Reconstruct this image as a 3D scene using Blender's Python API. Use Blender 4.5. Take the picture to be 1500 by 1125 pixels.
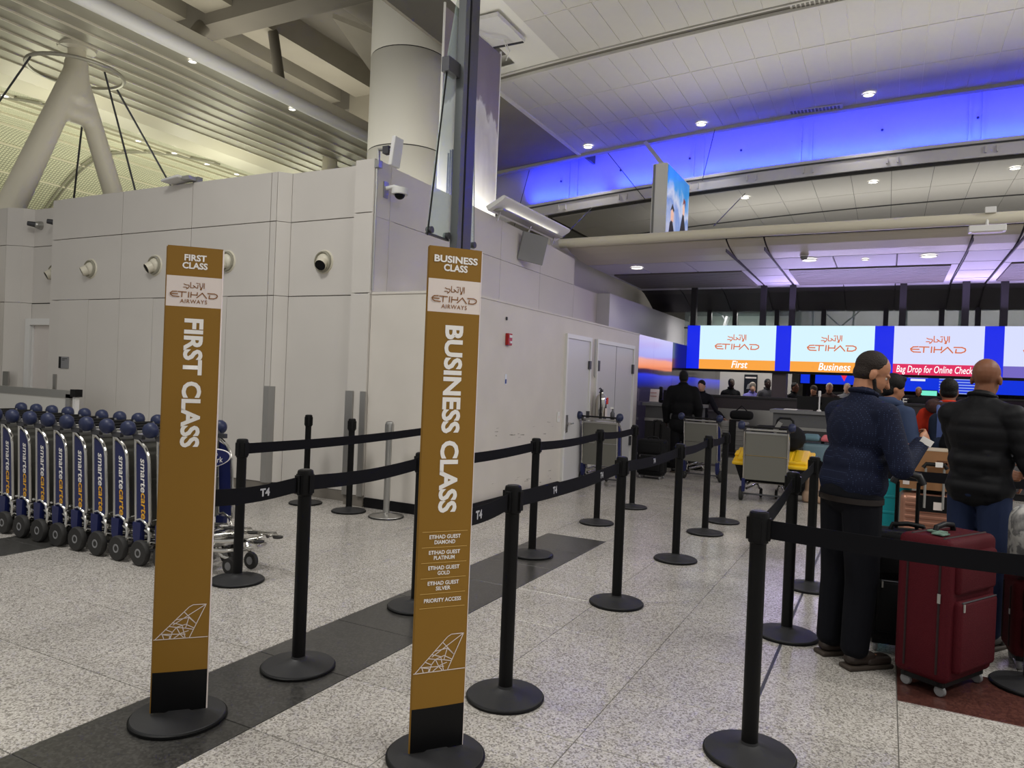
import bpy, bmesh, math, random
from mathutils import Vector, Matrix
random.seed(7)
PI = math.pi
for o in list(bpy.data.objects): bpy.data.objects.remove(o)
scene = bpy.context.scene
COL = scene.collection
def lin(r, g, b):
    f = lambda c: (c/255/12.92) if c/255 <= .04045 else ((c/255+.055)/1.055)**2.4
    return (f(r), f(g), f(b), 1.0)
# ------------------------------------------------------------------ camera
cam_d = bpy.data.cameras.new('camera'); cam = bpy.data.objects.new('camera', cam_d); COL.objects.link(cam)
cam_d.sensor_width = 36.0; cam_d.lens = 1062/1500*36; cam_d.clip_end = 200
R = Matrix(((.8871, -.0395, .4599), (.4600, -.0121, -.8878), (.0406, .9991, .0074)))
q = R.to_quaternion(); q.normalize()
cam.location = (0, 0, 1.5); cam.rotation_mode = 'QUATERNION'; cam.rotation_quaternion = q
scene.camera = cam
# ------------------------------------------------------------------ exposure, world
vs = scene.view_settings
vs.view_transform = 'Standard'; vs.look = 'None'; vs.gamma = 1.0; vs.use_curve_mapping = False; vs.exposure = 0.3
world = bpy.data.worlds.new('hall_ambient'); scene.world = world; world.use_nodes = True
bgn = world.node_tree.nodes['Background']; bgn.inputs[0].default_value = (1.0, .985, .95, 1); bgn.inputs[1].default_value = .33
# ------------------------------------------------------------------ lights of the hall
def area(name, loc, rot, sx, sy, energy, col=(1, 1, 1), spread=PI):
    d = bpy.data.lights.new(name, 'AREA'); d.shape = 'RECTANGLE'; d.size = sx; d.size_y = sy; d.energy = energy; d.color = col; d.spread = spread
    o = bpy.data.objects.new(name, d); o.location = loc; o.rotation_euler = rot; COL.objects.link(o); return o
def spot(name, loc, energy, col=(1, .97, .9), ang=95, rad=.12):
    d = bpy.data.lights.new(name, 'SPOT'); d.energy = energy; d.color = col; d.spot_size = math.radians(ang); d.spot_blend = .6; d.shadow_soft_size = rad
    o = bpy.data.objects.new(name, d); o.location = loc; COL.objects.link(o); return o
# ceiling luminaires of the hall, over and behind the camera and to the right (same ceiling as in view)
for x, y, e in ((-4.5, -4, 60), (1.5, -4, 60), (-5.0, 2.2, 165), (1.5, 2.2, 120), (6.5, 5, 260), (6.5, 10, 260)):
    area('hall_ceiling_light', (x, y, 6.7), (0, 0, 0), 1.6, 1.6, e, (1, .985, .94))
# uplights: on the roof of the white block and on top of the desk canopy
area('block_roof_uplight', (-8.6, 8.6, 4.1), (PI, 0, 0), 6, 4.2, 95, (1, .97, .88))
area('block_roof_uplight', (-5.6, 8.6, 4.05), (PI, 0, 0), .6, 3.4, 22, (1, .97, .88))
area('canopy_uplight', (1.5, 13.2, 4.35), (PI+.55, 0, 0), 12, 1.8, 74, (1, .97, .9), math.radians(120))
area('canopy_uplight', (1.5, 17.2, 4.35), (PI, 0, 0), 12, 1.0, 62, (1, .97, .9))
area('concrete_fill_light', (-12.8, 13, 7.5), (PI, 0, 0), 2.4, 14, 170, (1, .96, .84))  # added light that brightens the concrete above the slatted canopy
# blue LED strips lying in the cove, shining up the cove panels
for x in (-7.3, -5, -3, -1, 1, 3, 5):
    area('cove_led_strip', (x, 16.5, 6.4 - .0045*(x-3)**2), (math.radians(180-30), 0, 0), 2.0, .1, 46, (.006, .016, 1), math.radians(80))
# lilac LED strip on top of the display board, shining up and forward at the canopy
for x in (-.9, 2.1, 5.1):
    area('board_led_strip', (x, 16.02, 2.98), (math.radians(180+36), 0, 0), 2.9, .08, 42, (.62, .5, 1))
area('passage_light', (-3.2, 18.3, 3.3), (0, 0, 0), 1.6, .6, 45, (1, .97, .94))
area('far_hall_fill', (1.5, 20.2, 4.2), (0, 0, 0), 6, 1.5, 120, (1, .97, .94))  # added light that brightens the area beyond the display board
# lamps of the inner hall behind the slatted canopy, greenish white
for y in (9, 13, 17, 21):
    area('inner_hall_lamp', (-19.5, y, 4.3), (PI, 0, 0), 2.4, .5, 85, (1, 1, .78))
    area('inner_hall_lamp', (-15.2, y, 5.2), (PI, 0, 0), 2.4, .4, 30, (1, 1, .8))
# ------------------------------------------------------------------ mesh helpers
class MB:
    def __init__(s): s.v = []; s.f = []; s.m = []; s.mi = 0
    def add(s, vs_, fs):
        b = len(s.v); s.v += [tuple(p) for p in vs_]; s.f += [tuple(i+b for i in f) for f in fs]; s.m += [s.mi]*len(fs); return s
    def box(s, p0, p1, mat=None):
        x0, y0, z0 = p0; x1, y1, z1 = p1
        vv = [(x0,y0,z0),(x1,y0,z0),(x1,y1,z0),(x0,y1,z0),(x0,y0,z1),(x1,y0,z1),(x1,y1,z1),(x0,y1,z1)]
        if mat is not None: vv = [mat @ Vector(p) for p in vv]
        return s.add(vv, [(0,3,2,1),(4,5,6,7),(0,1,5,4),(1,2,6,5),(2,3,7,6),(3,0,4,7)])
    def cyl(s, p0, p1, r0, r1=None, n=16, cap=True):
        r1 = r0 if r1 is None else r1
        p0, p1 = Vector(p0), Vector(p1); d = (p1-p0)
        qn = d.to_track_quat('Z', 'Y'); vv = []
        for p, r in ((p0, r0), (p1, r1)):
            for i in range(n):
                a = 2*PI*i/n; vv.append(p + qn @ Vector((r*math.cos(a), r*math.sin(a), 0)))
        fs = [(i, (i+1) % n, n+(i+1) % n, n+i) for i in range(n)]
        if cap: fs += [tuple(range(n-1, -1, -1)), tuple(range(n, 2*n))]
        return s.add(vv, fs)
    def lathe(s, prof, c=(0,0,0), n=24, axis='Z', caps=True):
        vv = []; m = len(prof)
        for r, z in prof:
            for i in range(n):
                a = 2*PI*i/n; x, y = r*math.cos(a), r*math.sin(a)
                p = (x, y, z) if axis == 'Z' else ((x, z, y) if axis == 'Y' else (z, x, y))
                vv.append((p[0]+c[0], p[1]+c[1], p[2]+c[2]))
        fs = [(j*n+i, j*n+(i+1) % n, (j+1)*n+(i+1) % n, (j+1)*n+i) for j in range(m-1) for i in range(n)]
        if caps and prof[0][0] > 1e-6: fs.append(tuple(range(n-1, -1, -1)))
        if caps and prof[-1][0] > 1e-6: fs.append(tuple(range((m-1)*n, m*n)))
        return s.add(vv, fs)
    def tube(s, pts, r, n=10):
        pts = [Vector(p) for p in pts]; vv = []; m = len(pts); up = None
        for k, p in enumerate(pts):
            d = (pts[min(k+1, m-1)] - pts[max(k-1, 0)]).normalized()
            if up is None:
                up = Vector((0, 0, 1)) if abs(d.z) < .9 else Vector((1, 0, 0))
            a = d.cross(up).normalized(); b = a.cross(d).normalized(); up = b
            rr = r[k] if isinstance(r, (list, tuple)) else r
            for i in range(n):
                t = 2*PI*i/n; vv.append(p + a*rr*math.cos(t) + b*rr*math.sin(t))
        fs = [(k*n+i, k*n+(i+1) % n, (k+1)*n+(i+1) % n, (k+1)*n+i) for k in range(m-1) for i in range(n)]
        fs += [tuple(range(n-1, -1, -1)), tuple(range((m-1)*n, m*n))]
        return s.add(vv, fs)
    def ell(s, c, r, rot=None, n=16, m=10):
        c = Vector(c); vv = [Vector((0, 0, -1))]
        for j in range(1, m):
            t = -PI/2 + PI*j/m
            for i in range(n):
                a = 2*PI*i/n; vv.append(Vector((math.cos(t)*math.cos(a), math.cos(t)*math.sin(a), math.sin(t))))
        vv.append(Vector((0, 0, 1)))
        fs = [(0, 1+(i+1) % n, 1+i) for i in range(n)]
        fs += [(1+j*n+i, 1+j*n+(i+1) % n, 1+(j+1)*n+(i+1) % n, 1+(j+1)*n+i) for j in range(m-2) for i in range(n)]
        fs += [(1+(m-2)*n+i, 1+(m-2)*n+(i+1) % n, len(vv)-1) for i in range(n)]
        o = []
        for p in vv:
            w = Vector((p.x*r[0], p.y*r[1], p.z*r[2]))
            if rot is not None: w = rot @ w
            o.append(c+w)
        return s.add(o, fs)
    def cap(s, p0, p1, r0, r1=None, n=12):
        r1 = r0 if r1 is None else r1
        p0, p1 = Vector(p0), Vector(p1); d = p1-p0
        qn = d.to_track_quat('Z', 'Y'); u = d.normalized(); pr = []
        for t in (-80, -50, -20): pr.append((p0, r0, t))
        for t in (20, 50, 80): pr.append((p1, r1, t))
        vv = []
        for p, r, t in pr:
            a = math.radians(t)
            for i in range(n):
                b = 2*PI*i/n
                vv.append(p + u*(r*math.sin(a)) + qn @ Vector((r*math.cos(a)*math.cos(b), r*math.cos(a)*math.sin(b), 0)))
        k = len(pr)
        fs = [(j*n+i, j*n+(i+1) % n, (j+1)*n+(i+1) % n, (j+1)*n+i) for j in range(k-1) for i in range(n)]
        fs += [tuple(range(n-1, -1, -1)), tuple(range((k-1)*n, k*n))]
        return s.add(vv, fs)
    def rbox(s, p0, p1, r, mat=None, q=3):
        c = [(a+b)/2 for a, b in zip(p0, p1)]; h = [max(abs(b-a)/2-r, 1e-5) for a, b in zip(p0, p1)]
        n = 4*(q+1); vv = []; rows = []
        tt = [-PI/2+1e-3 + (PI/2-1e-3)*j/q for j in range(q+1)] + [(PI/2-1e-3)*j/q for j in range(q+1)]
        for j, t in enumerate(tt):
            sz = -1 if j <= q else 1
            for k in range(4):
                sx = 1 if k in (0, 3) else -1; sy = 1 if k in (0, 1) else -1
                for i in range(q+1):
                    a = PI/2*k + PI/2*i/q
                    vv.append((c[0]+sx*h[0]+r*math.cos(t)*math.cos(a), c[1]+sy*h[1]+r*math.cos(t)*math.sin(a), c[2]+sz*h[2]+r*math.sin(t)))
        if mat is not None: vv = [mat @ Vector(p) for p in vv]
        m = len(tt)
        fs = [(j*n+i, j*n+(i+1) % n, (j+1)*n+(i+1) % n, (j+1)*n+i) for j in range(m-1) for i in range(n)]
        fs += [tuple(range(n-1, -1, -1)), tuple(range((m-1)*n, m*n))]
        return s.add(vv, fs)
    def prism(s, poly, y0, y1, plane='XZ'):
        n = len(poly)
        g = {'XZ': lambda a, b, t: (a, t, b), 'XY': lambda a, b, t: (a, b, t), 'YZ': lambda a, b, t: (t, a, b)}[plane]
        vv = [g(a, b, y0) for a, b in poly] + [g(a, b, y1) for a, b in poly]
        return s.add(vv, [tuple(range(n-1, -1, -1)), tuple(range(n, 2*n))] + [(i, (i+1) % n, n+(i+1) % n, n+i) for i in range(n)])
    def stroke(s, pts, w, y=0.0, plane='XZ'):
        for a, b in zip(pts[:-1], pts[1:]):
            dx, dz = b[0]-a[0], b[1]-a[1]; l = math.hypot(dx, dz) or 1; ux, uz = dx/l, dz/l; h = w/2
            a2 = (a[0]-ux*h*.7, a[1]-uz*h*.7); b2 = (b[0]+ux*h*.7, b[1]+uz*h*.7)
            qd = [(a2[0]-uz*h, a2[1]+ux*h), (a2[0]+uz*h, a2[1]-ux*h), (b2[0]+uz*h, b2[1]-ux*h), (b2[0]-uz*h, b2[1]+ux*h)]
            s.add([(p, y, r_) for p, r_ in qd], [(0, 1, 2, 3)])
        return s
    def build(s, name, mat, parent=None, smooth=False, loc=None, rz=None):
        me = bpy.data.meshes.new(name); me.from_pydata(s.v, [], s.f); 
        mats = mat if isinstance(mat, (list, tuple)) else [mat]
        for m_ in mats: me.materials.append(m_)
        if len(mats) > 1: me.polygons.foreach_set('material_index', s.m)
        bm = bmesh.new(); bm.from_mesh(me); bmesh.ops.recalc_face_normals(bm, faces=bm.faces); bm.to_mesh(me); bm.free()
        if smooth:
            me.polygons.foreach_set('use_smooth', [True]*len(me.polygons))
            try: me.set_sharp_from_angle(angle=math.radians(40))
            except Exception: pass
        return link(name, me, parent, loc, rz)
def link(name, data, parent=None, loc=None, rz=None):
    o = bpy.data.objects.new(name, data); COL.objects.link(o)
    if parent is not None: o.parent = parent
    if loc is not None: o.location = loc
    if rz is not None: o.rotation_euler = (0, 0, rz)
    return o
def tag(o, label=None, cat=None, group=None, kind=None):
    if label: o['label'] = label
    if cat: o['category'] = cat
    if group: o['group'] = group
    if kind: o['kind'] = kind
    return o
def thing(name, label, cat, loc=(0,0,0), rz=0, group=None):
    return tag(link(name, None, None, loc, rz), label, cat, group)
def copy_tree(o, parent=None):
    c = o.copy(); COL.objects.link(c); c.parent = parent
    for ch in list(o.children): copy_tree(ch, c)
    return c
def struct(o): o['kind'] = 'structure'; return o
_tc = {}
def text_mesh(body, size, mat, bold=0.0, shear=0.0, align='CENTER', spacing=1.0, line=1.0, extrude=0.0):
    cu = bpy.data.curves.new('text', 'FONT'); cu.body = body; cu.size = size; cu.offset = bold; cu.shear = shear
    cu.align_x = align; cu.align_y = 'CENTER'; cu.space_character = spacing; cu.space_line = line; cu.extrude = extrude; cu.resolution_u = 3
    o = bpy.data.objects.new('text', cu); COL.objects.link(o)
    dg = bpy.context.evaluated_depsgraph_get(); me = bpy.data.meshes.new_from_object(o.evaluated_get(dg))
    bpy.data.objects.remove(o); bpy.data.curves.remove(cu)
    me.materials.clear(); me.materials.append(mat); return me
def text(name, body, size, mat, parent, mtx, width=None, **k):
    """mtx maps text plane (x right, y up, z out) into the parent's space; width scales the line to that length"""
    me = text_mesh(body, size, mat, **k)
    if width:
        xs = [v.co.x for v in me.vertices]; w = max(xs)-min(xs)
        me.transform(Matrix.Diagonal((width/w, 1, 1, 1)))
    me.transform(mtx); me.name = name
    return link(name, me, parent)
FRONT = Matrix(((1,0,0,0),(0,0,-1,0),(0,1,0,0),(0,0,0,1)))          # text facing -Y
def front(x, y, z): return Matrix.Translation((x, y, z)) @ FRONT
def front_down(x, y, z): return Matrix.Translation((x, y, z)) @ FRONT @ Matrix.Rotation(-PI/2, 4, 'Z')
# ------------------------------------------------------------------ materials
MATS = {}
def mat(name, col, rough=.5, metal=0.0, spec=.5, var=0.0, vscale=6.0, bump=0.0, bscale=60.0, emit=None, alpha=None, trans=0.0, ior=1.45, rnd=0.0):
    if name in MATS: return MATS[name]
    m = bpy.data.materials.new(name); m.use_nodes = True; nt = m.node_tree; b = nt.nodes['Principled BSDF']
    c = lin(*col) if max(col) > 1 else (*col, 1)
    b.inputs['Base Color'].default_value = c; b.inputs['Roughness'].default_value = rough; b.inputs['Metallic'].default_value = metal
    b.inputs['Specular IOR Level'].default_value = spec; b.inputs['IOR'].default_value = ior
    if trans: b.inputs['Transmission Weight'].default_value = trans
    if alpha is not None: b.inputs['Alpha'].default_value = alpha
    tc = nt.nodes.new('ShaderNodeTexCoord')
    if var or rnd:
        nz = nt.nodes.new('ShaderNodeTexNoise'); nz.inputs['Scale'].default_value = vscale; nz.inputs['Detail'].default_value = 4
        nt.links.new(tc.outputs['Object'], nz.inputs['Vector'])
        mr = nt.nodes.new('ShaderNodeMapRange'); mr.inputs['From Min'].default_value = .3; mr.inputs['From Max'].default_value = .7
        mr.inputs['To Min'].default_value = 1-var; mr.inputs['To Max'].default_value = 1+var
        nt.links.new(nz.outputs['Fac'], mr.inputs['Value'])
        out = mr.outputs['Result']
        if rnd:
            oi = nt.nodes.new('ShaderNodeObjectInfo'); m2 = nt.nodes.new('ShaderNodeMapRange'); m2.inputs['To Min'].default_value = 1-rnd; m2.inputs['To Max'].default_value = 1+rnd
            nt.links.new(oi.outputs['Random'], m2.inputs['Value'])
            mu = nt.nodes.new('ShaderNodeMath'); mu.operation = 'MULTIPLY'; nt.links.new(out, mu.inputs[0]); nt.links.new(m2.outputs['Result'], mu.inputs[1]); out = mu.outputs[0]
        vm = nt.nodes.new('ShaderNodeVectorMath'); vm.operation = 'SCALE'; vm.inputs[0].default_value = c[:3]
        nt.links.new(out, vm.inputs['Scale']); nt.links.new(vm.outputs['Vector'], b.inputs['Base Color'])
    if bump:
        n2 = nt.nodes.new('ShaderNodeTexNoise'); n2.inputs['Scale'].default_value = bscale; n2.inputs['Detail'].default_value = 3
        nt.links.new(tc.outputs['Object'], n2.inputs['Vector'])
        bp = nt.nodes.new('ShaderNodeBump'); bp.inputs['Strength'].default_value = bump; bp.inputs['Distance'].default_value = .01
        nt.links.new(n2.outputs['Fac'], bp.inputs['Height']); nt.links.new(bp.outputs['Normal'], b.inputs['Normal'])
    if emit:
        b.inputs['Emission Color'].default_value = c; b.inputs['Emission Strength'].default_value = emit
    MATS[name] = m; return m
def screen(name, col, strength=1.0):
    if name in MATS: return MATS[name]
    m = bpy.data.materials.new(name); m.use_nodes = True; b = m.node_tree.nodes['Principled BSDF']
    b.inputs['Base Color'].default_value = (.01, .01, .01, 1); b.inputs['Roughness'].default_value = .4
    b.inputs['Emission Color'].default_value = lin(*col); b.inputs['Emission Strength'].default_value = strength*.81
    MATS[name] = m; return m
def ramp_mat(name, stops, coord='Z', lo=0, hi=1, noise=0.0, nscale=3.0, emit=0.0, rough=.5, stretch=(1,1,1)):
    """colour from a ramp along an object axis, with noise; a picture or print on a surface"""
    m = bpy.data.materials.new(name); m.use_nodes = True; nt = m.node_tree; b = nt.nodes['Principled BSDF']
    tc = nt.nodes.new('ShaderNodeTexCoord'); sx = nt.nodes.new('ShaderNodeSeparateXYZ'); nt.links.new(tc.outputs['Object'], sx.inputs[0])
    mr = nt.nodes.new('ShaderNodeMapRange'); mr.inputs['From Min'].default_value = lo; mr.inputs['From Max'].default_value = hi
    nt.links.new(sx.outputs[coord], mr.inputs['Value']); out = mr.outputs['Result']
    if noise:
        mp = nt.nodes.new('ShaderNodeMapping'); mp.inputs['Scale'].default_value = stretch; nt.links.new(tc.outputs['Object'], mp.inputs['Vector'])
        nz = nt.nodes.new('ShaderNodeTexNoise'); nz.inputs['Scale'].default_value = nscale; nz.inputs['Detail'].default_value = 6; nt.links.new(mp.outputs['Vector'], nz.inputs['Vector'])
        ma = nt.nodes.new('ShaderNodeMath'); ma.operation = 'MULTIPLY_ADD'; ma.inputs[1].default_value = noise; nt.links.new(nz.outputs['Fac'], ma.inputs[0])
        sb = nt.nodes.new('ShaderNodeMath'); sb.operation = 'SUBTRACT'; sb.inputs[1].default_value = noise*.5; nt.links.new(out, sb.inputs[0]); nt.links.new(sb.outputs[0], ma.inputs[2]); out = ma.outputs[0]
    cr = nt.nodes.new('ShaderNodeValToRGB'); el = cr.color_ramp.elements
    while len(el) > 1: el.remove(el[-1])
    el[0].position = stops[0][0]; el[0].color = lin(*stops[0][1])
    for p, c in stops[1:]:
        e = el.new(p); e.color = lin(*c)
    nt.links.new(out, cr.inputs['Fac'])
    if emit:
        b.inputs['Base Color'].default_value = (.01, .01, .01, 1); nt.links.new(cr.outputs['Color'], b.inputs['Emission Color']); b.inputs['Emission Strength'].default_value = emit*.81
    else: nt.links.new(cr.outputs['Color'], b.inputs['Base Color'])
    b.inputs['Roughness'].default_value = rough; MATS[name] = m; return m
def terrazzo(name, cols, rough, scale=95, rnd=.05):
    m = bpy.data.materials.new(name); m.use_nodes = True; nt = m.node_tree; b = nt.nodes['Principled BSDF']
    tc = nt.nodes.new('ShaderNodeTexCoord'); ge = nt.nodes.new('ShaderNodeNewGeometry')
    vo = nt.nodes.new('ShaderNodeTexVoronoi'); vo.inputs['Scale'].default_value = scale; nt.links.new(ge.outputs['Position'], vo.inputs['Vector'])
    sp = nt.nodes.new('ShaderNodeSeparateColor'); nt.links.new(vo.outputs['Color'], sp.inputs[0])
    cr = nt.nodes.new('ShaderNodeValToRGB'); cr.color_ramp.interpolation = 'CONSTANT'; el = cr.color_ramp.elements
    while len(el) > 1: el.remove(el[-1])
    el[0].position = 0; el[0].color = lin(*cols[0])
    for i, c in enumerate(cols[1:]): e = el.new((i+1)/len(cols)); e.color = lin(*c)
    nt.links.new(sp.outputs[0], cr.inputs['Fac'])
    nz = nt.nodes.new('ShaderNodeTexNoise'); nz.inputs['Scale'].default_value = 1.3; nz.inputs['Detail'].default_value = 5; nt.links.new(ge.outputs['Position'], nz.inputs['Vector'])
    mr = nt.nodes.new('ShaderNodeMapRange'); mr.inputs['From Min'].default_value = .3; mr.inputs['From Max'].default_value = .7; mr.inputs['To Min'].default_value = .9; mr.inputs['To Max'].default_value = 1.08
    nt.links.new(nz.outputs['Fac'], mr.inputs['Value'])
    oi = nt.nodes.new('ShaderNodeObjectInfo'); m2 = nt.nodes.new('ShaderNodeMapRange'); m2.inputs['To Min'].default_value = 1-rnd; m2.inputs['To Max'].default_value = 1+rnd; nt.links.new(oi.outputs['Random'], m2.inputs['Value'])
    mu = nt.nodes.new('ShaderNodeMath'); mu.operation = 'MULTIPLY'; nt.links.new(mr.outputs['Result'], mu.inputs[0]); nt.links.new(m2.outputs['Result'], mu.inputs[1])
    vm = nt.nodes.new('ShaderNodeVectorMath'); vm.operation = 'SCALE'; nt.links.new(cr.outputs['Color'], vm.inputs[0]); nt.links.new(mu.outputs[0], vm.inputs['Scale'])
    nt.links.new(vm.outputs['Vector'], b.inputs['Base Color']); b.inputs['Roughness'].default_value = rough; b.inputs['Specular IOR Level'].default_value = .45
    MATS[name] = m; return m
M_TILE = terrazzo('terrazzo_light', [(186,181,175), (152,147,141), (198,193,187), (172,167,161), (132,127,121), (184,179,173)], .24, 135)
M_DARKTILE = terrazzo('terrazzo_dark', [(62,61,59), (52,51,50), (70,69,67), (58,57,55)], .28)
M_REDTILE = terrazzo('terrazzo_red', [(78,46,40), (68,40,36), (88,54,47)], .28)
M_GROUT = mat('grout', (104,101,96), .8)
M_WALL = mat('white_wall_panel', (206,201,195), .45, var=.02, vscale=1.5, rnd=.012)
M_WALLR = mat('painted_wall', (210,204,196), .55, var=.035, vscale=2.2)
M_JOINT = mat('dark_joint', (70,68,66), .8)
M_WHITE = mat('white_metal', (225,224,222), .4)
M_CREAM = mat('cream_metal', (214,208,190), .4)
M_CEIL = mat('ceiling_panel_paint', (212,209,202), .6, rnd=.015, var=.01)
M_CEILJ = mat('ceiling_joint_light', (236,234,226), .6)
M_TROUGH = mat('trough_grey', (120,117,108), .6)
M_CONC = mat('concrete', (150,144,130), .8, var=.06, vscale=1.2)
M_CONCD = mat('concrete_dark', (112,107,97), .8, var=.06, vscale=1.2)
M_SLAT = mat('slat_grey', (168,164,150), .4, metal=.3)
M_STEEL = mat('brushed_steel', (170,168,165), .32, metal=.9, bump=.05, bscale=200)
M_CHROME = mat('chrome_tube', (205,203,198), .18, metal=1)
M_ALU = mat('aluminium', (176,175,172), .35, metal=.85)
M_DKSTEEL = mat('dark_grey_metal', (74,74,78), .45, metal=.4)
M_BLACK = mat('black_metal', (9,9,10), .5, spec=.25)
M_BLACKPL = mat('black_plastic', (14,14,16), .5, spec=.3)
M_BASEBLK = mat('post_base_black', (42,42,44), .5)
M_BELT = mat('black_belt', (12,12,17), .8, spec=.2)
M_GREY = mat('grey_paint', (130,130,132), .5)
M_DKGREY = mat('charcoal_paint', (48,47,48), .5)
M_RUBBER = mat('rubber', (44,43,42), .7)
M_BLUE = mat('cart_blue', (24,32,84), .4)
M_KNOB = mat('knob_blue', (34,42,74), .45)
M_WTXT = mat('white_print', (240,236,232), .5)
M_YTXT = mat('yellow_print', (236,176,50), .5)
M_GOLD = mat('sign_gold', (138,100,26), .45)
M_SIGNW = mat('sign_white', (226,214,208), .45)
M_LOGO = mat('logo_bronze', (140,92,44), .5)
M_SIGNBLK = mat('sign_black', (6,6,8), .35, spec=.3)
M_GLASS = mat('clear_glass', (205,228,222), .03, alpha=.28)
M_LAMP = screen('lamp_glow', (255,250,238), 6.0)
M_LILAC = mat('canopy_panel_white', (206,203,212), .5, rnd=.02)
M_CORR = mat('canopy_slat_grey', (118,113,111), .55, metal=.1)
M_DARKCAN = mat('canopy_dark', (58,54,58), .6)
# ================================================================== FLOOR
Rt = R.transposed()
def depth_px(p):
    c = Rt @ (Vector(p)-Vector((0, 0, 1.5)))
    if c.z > -.3: return None
    return (750-1062*c.x/c.z, 562.5+1062*c.y/c.z, -c.z)
floor = struct(MB().box((-34, -8, -.2), (14, 32, -.004)).build('floor', M_GROUT))
TX, TY = .6, .615
tm = MB().rbox((-TX/2+.0022, -TY/2+.0022, -.012), (TX/2-.0022, TY/2-.0022, 0), .0015, q=1)
tm_o = tm.build('floor_tile', M_TILE, floor); tile_me = tm_o.data; bpy.data.objects.remove(tm_o)
def tmesh(m):
    t = tile_me.copy(); t.materials.clear(); t.materials.append(m); return t
tile_d, tile_r = tmesh(M_DARKTILE), tmesh(M_REDTILE)
cand = []; rest = []
for i in range(-30, 15):
    for j in range(-7, 48):
        x = -2.3 + TX*(i+.5); y = 2.2 + TY*(j+.5)
        ins = False
        for dx in (-.3, 0, .3):
            for dy in (-.3, 0, .3):
                p = depth_px((x+dx, y+dy, 0))
                if p and -20 < p[0] < 1520 and p[1] < 1140: ins = True
        blocked = (x < -4.0 and y > 6.7) or y > 17
        kind = 'd' if (-2.9 < x < -2.3 and y < 6.55) or (-6.5 < x < -5.9 and y < 4.0) else ('r' if (x > .1 and 4.0 < y < 4.66) else 't')
        p = depth_px((x, y, 0))
        if ins and not blocked: cand.append((p[2] if p else 0, x, y, kind))
        else: rest.append((x, y, kind))
cand.sort()
for d, x, y, k in cand[:300]:
    link('floor_tile', {'t': tile_me, 'd': tile_d, 'r': tile_r}[k], floor, (x, y, 0))
rest += [(x, y, k) for d, x, y, k in cand[300:]]
ft = MB()
for x, y, k in rest:
    ft.mi = {'t': 0, 'd': 1, 'r': 2}[k]
    ft.box((x-TX/2+.002, y-TY/2+.002, -.01), (x+TX/2-.002, y+TY/2-.002, 0))
tag(ft.build('floor_tile_field', [M_TILE, M_DARKTILE, M_REDTILE], floor), kind='stuff')
MB().box((-.508, -2, -.003), (-.492, 17, .0012)).build('expansion_joint', M_DKSTEEL, floor)
# ================================================================== LEFT WALL (faces the camera, plane y = 6.45)
wall_left = struct(MB().box((-12.9, 6.8, 0), (-5.2, 6.95, 3.86)).box((-5.35, 6.6, 0), (-5.17, 12.2, 3.7)).build('wall_left', M_JOINT))
def panel(parent, x0, x1, y, z0, z1, g=.011, t=.03, name='wall_panel', m=M_WALL, depth=None):
    return MB().box((x0+g/2, y, z0+g/2), (x1-g/2, y+(depth or t), z1-g/2)).build(name, m, parent)
Z1, Z2, Z3 = 2.39, 3.29, 3.89
rows = [(.12, Z1), (Z1, Z2), (Z2, Z3)]
for x0, x1 in ((-10.97, -9.56), (-9.56, -8.14), (-8.14, -6.74)):
    for z0, z1 in rows:
        if z0 == .12:
            xm = (x0+x1)/2
            panel(wall_left, x0, xm, 6.45, z0, z1, g=.003, depth=.35); panel(wall_left, xm, x1, 6.45, z0, z1, depth=.35)
        else: panel(wall_left, x0, x1, 6.45, z0, z1, depth=.35)
for z0, z1 in rows:
    panel(wall_left, -6.74, -6.64, 6.45, z0, z1, depth=.35)
    # splayed reveal beside the pilaster
    MB().prism([(-6.637, 6.452), (-6.53, 6.58), (-6.53, 6.8), (-6.637, 6.8)], z0+.003, z1-.003, 'XY').build('wall_panel', M_WALL, wall_left)
    panel(wall_left, -6.527, -5.43, 6.58, z0, z1, depth=.2)
    panel(wall_left, -5.425, -5.15, 6.42, z0, z1, depth=.4)
    # recessed bay with the door and the end pilaster
    if z0 > 1: panel(wall_left, -12.35, -11.22, 6.75, z0, z1, depth=.05)
    panel(wall_left, -11.215, -10.973, 6.46, z0, z1, depth=.35)
    MB().prism([(-12.5, 6.5), (-12.28, 6.62), (-12.2, 6.75), (-12.5, 6.8)], z0+.003, z1-.003, 'XY').build('wall_panel', M_WALL, wall_left)
    panel(wall_left, -12.75, -12.503, 6.5, z0, z1, depth=.3)
panel(wall_left, -12.2, -11.22, 6.75, 2.12, Z1-.006, depth=.05)
bb = struct(MB().box((-12.75, 6.46, 0), (-6.62, 6.5, .12)).box((-6.62, 6.585, 0), (-5.43, 6.62, .12)).box((-5.42, 6.425, 0), (-5.15, 6.45, .12)).build('baseboard_left', mat('stone_base', (120,114,106), .4, var=.1)))
door3 = struct(MB().box((-12.08, 6.72, 0), (-11.24, 6.76, 2.1)).build('door_3', mat('door_white', (214,207,202), .45)))
MB().box((-12.2, 6.66, 0), (-12.08, 6.8, 2.14)).box((-12.079, 6.66, 2.04), (-11.23, 6.8, 2.14)).box((-12.06, 6.69, 0), (-12.05, 6.73, 2.04)).build('door_frame', M_WHITE, door3)
MB().cyl((-11.34, 6.72, 1.0), (-11.34, 6.66, 1.0), .02).box((-11.36, 6.655, .99), (-11.24, 6.67, 1.015)).build('door_handle', M_STEEL, door3)
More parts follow.
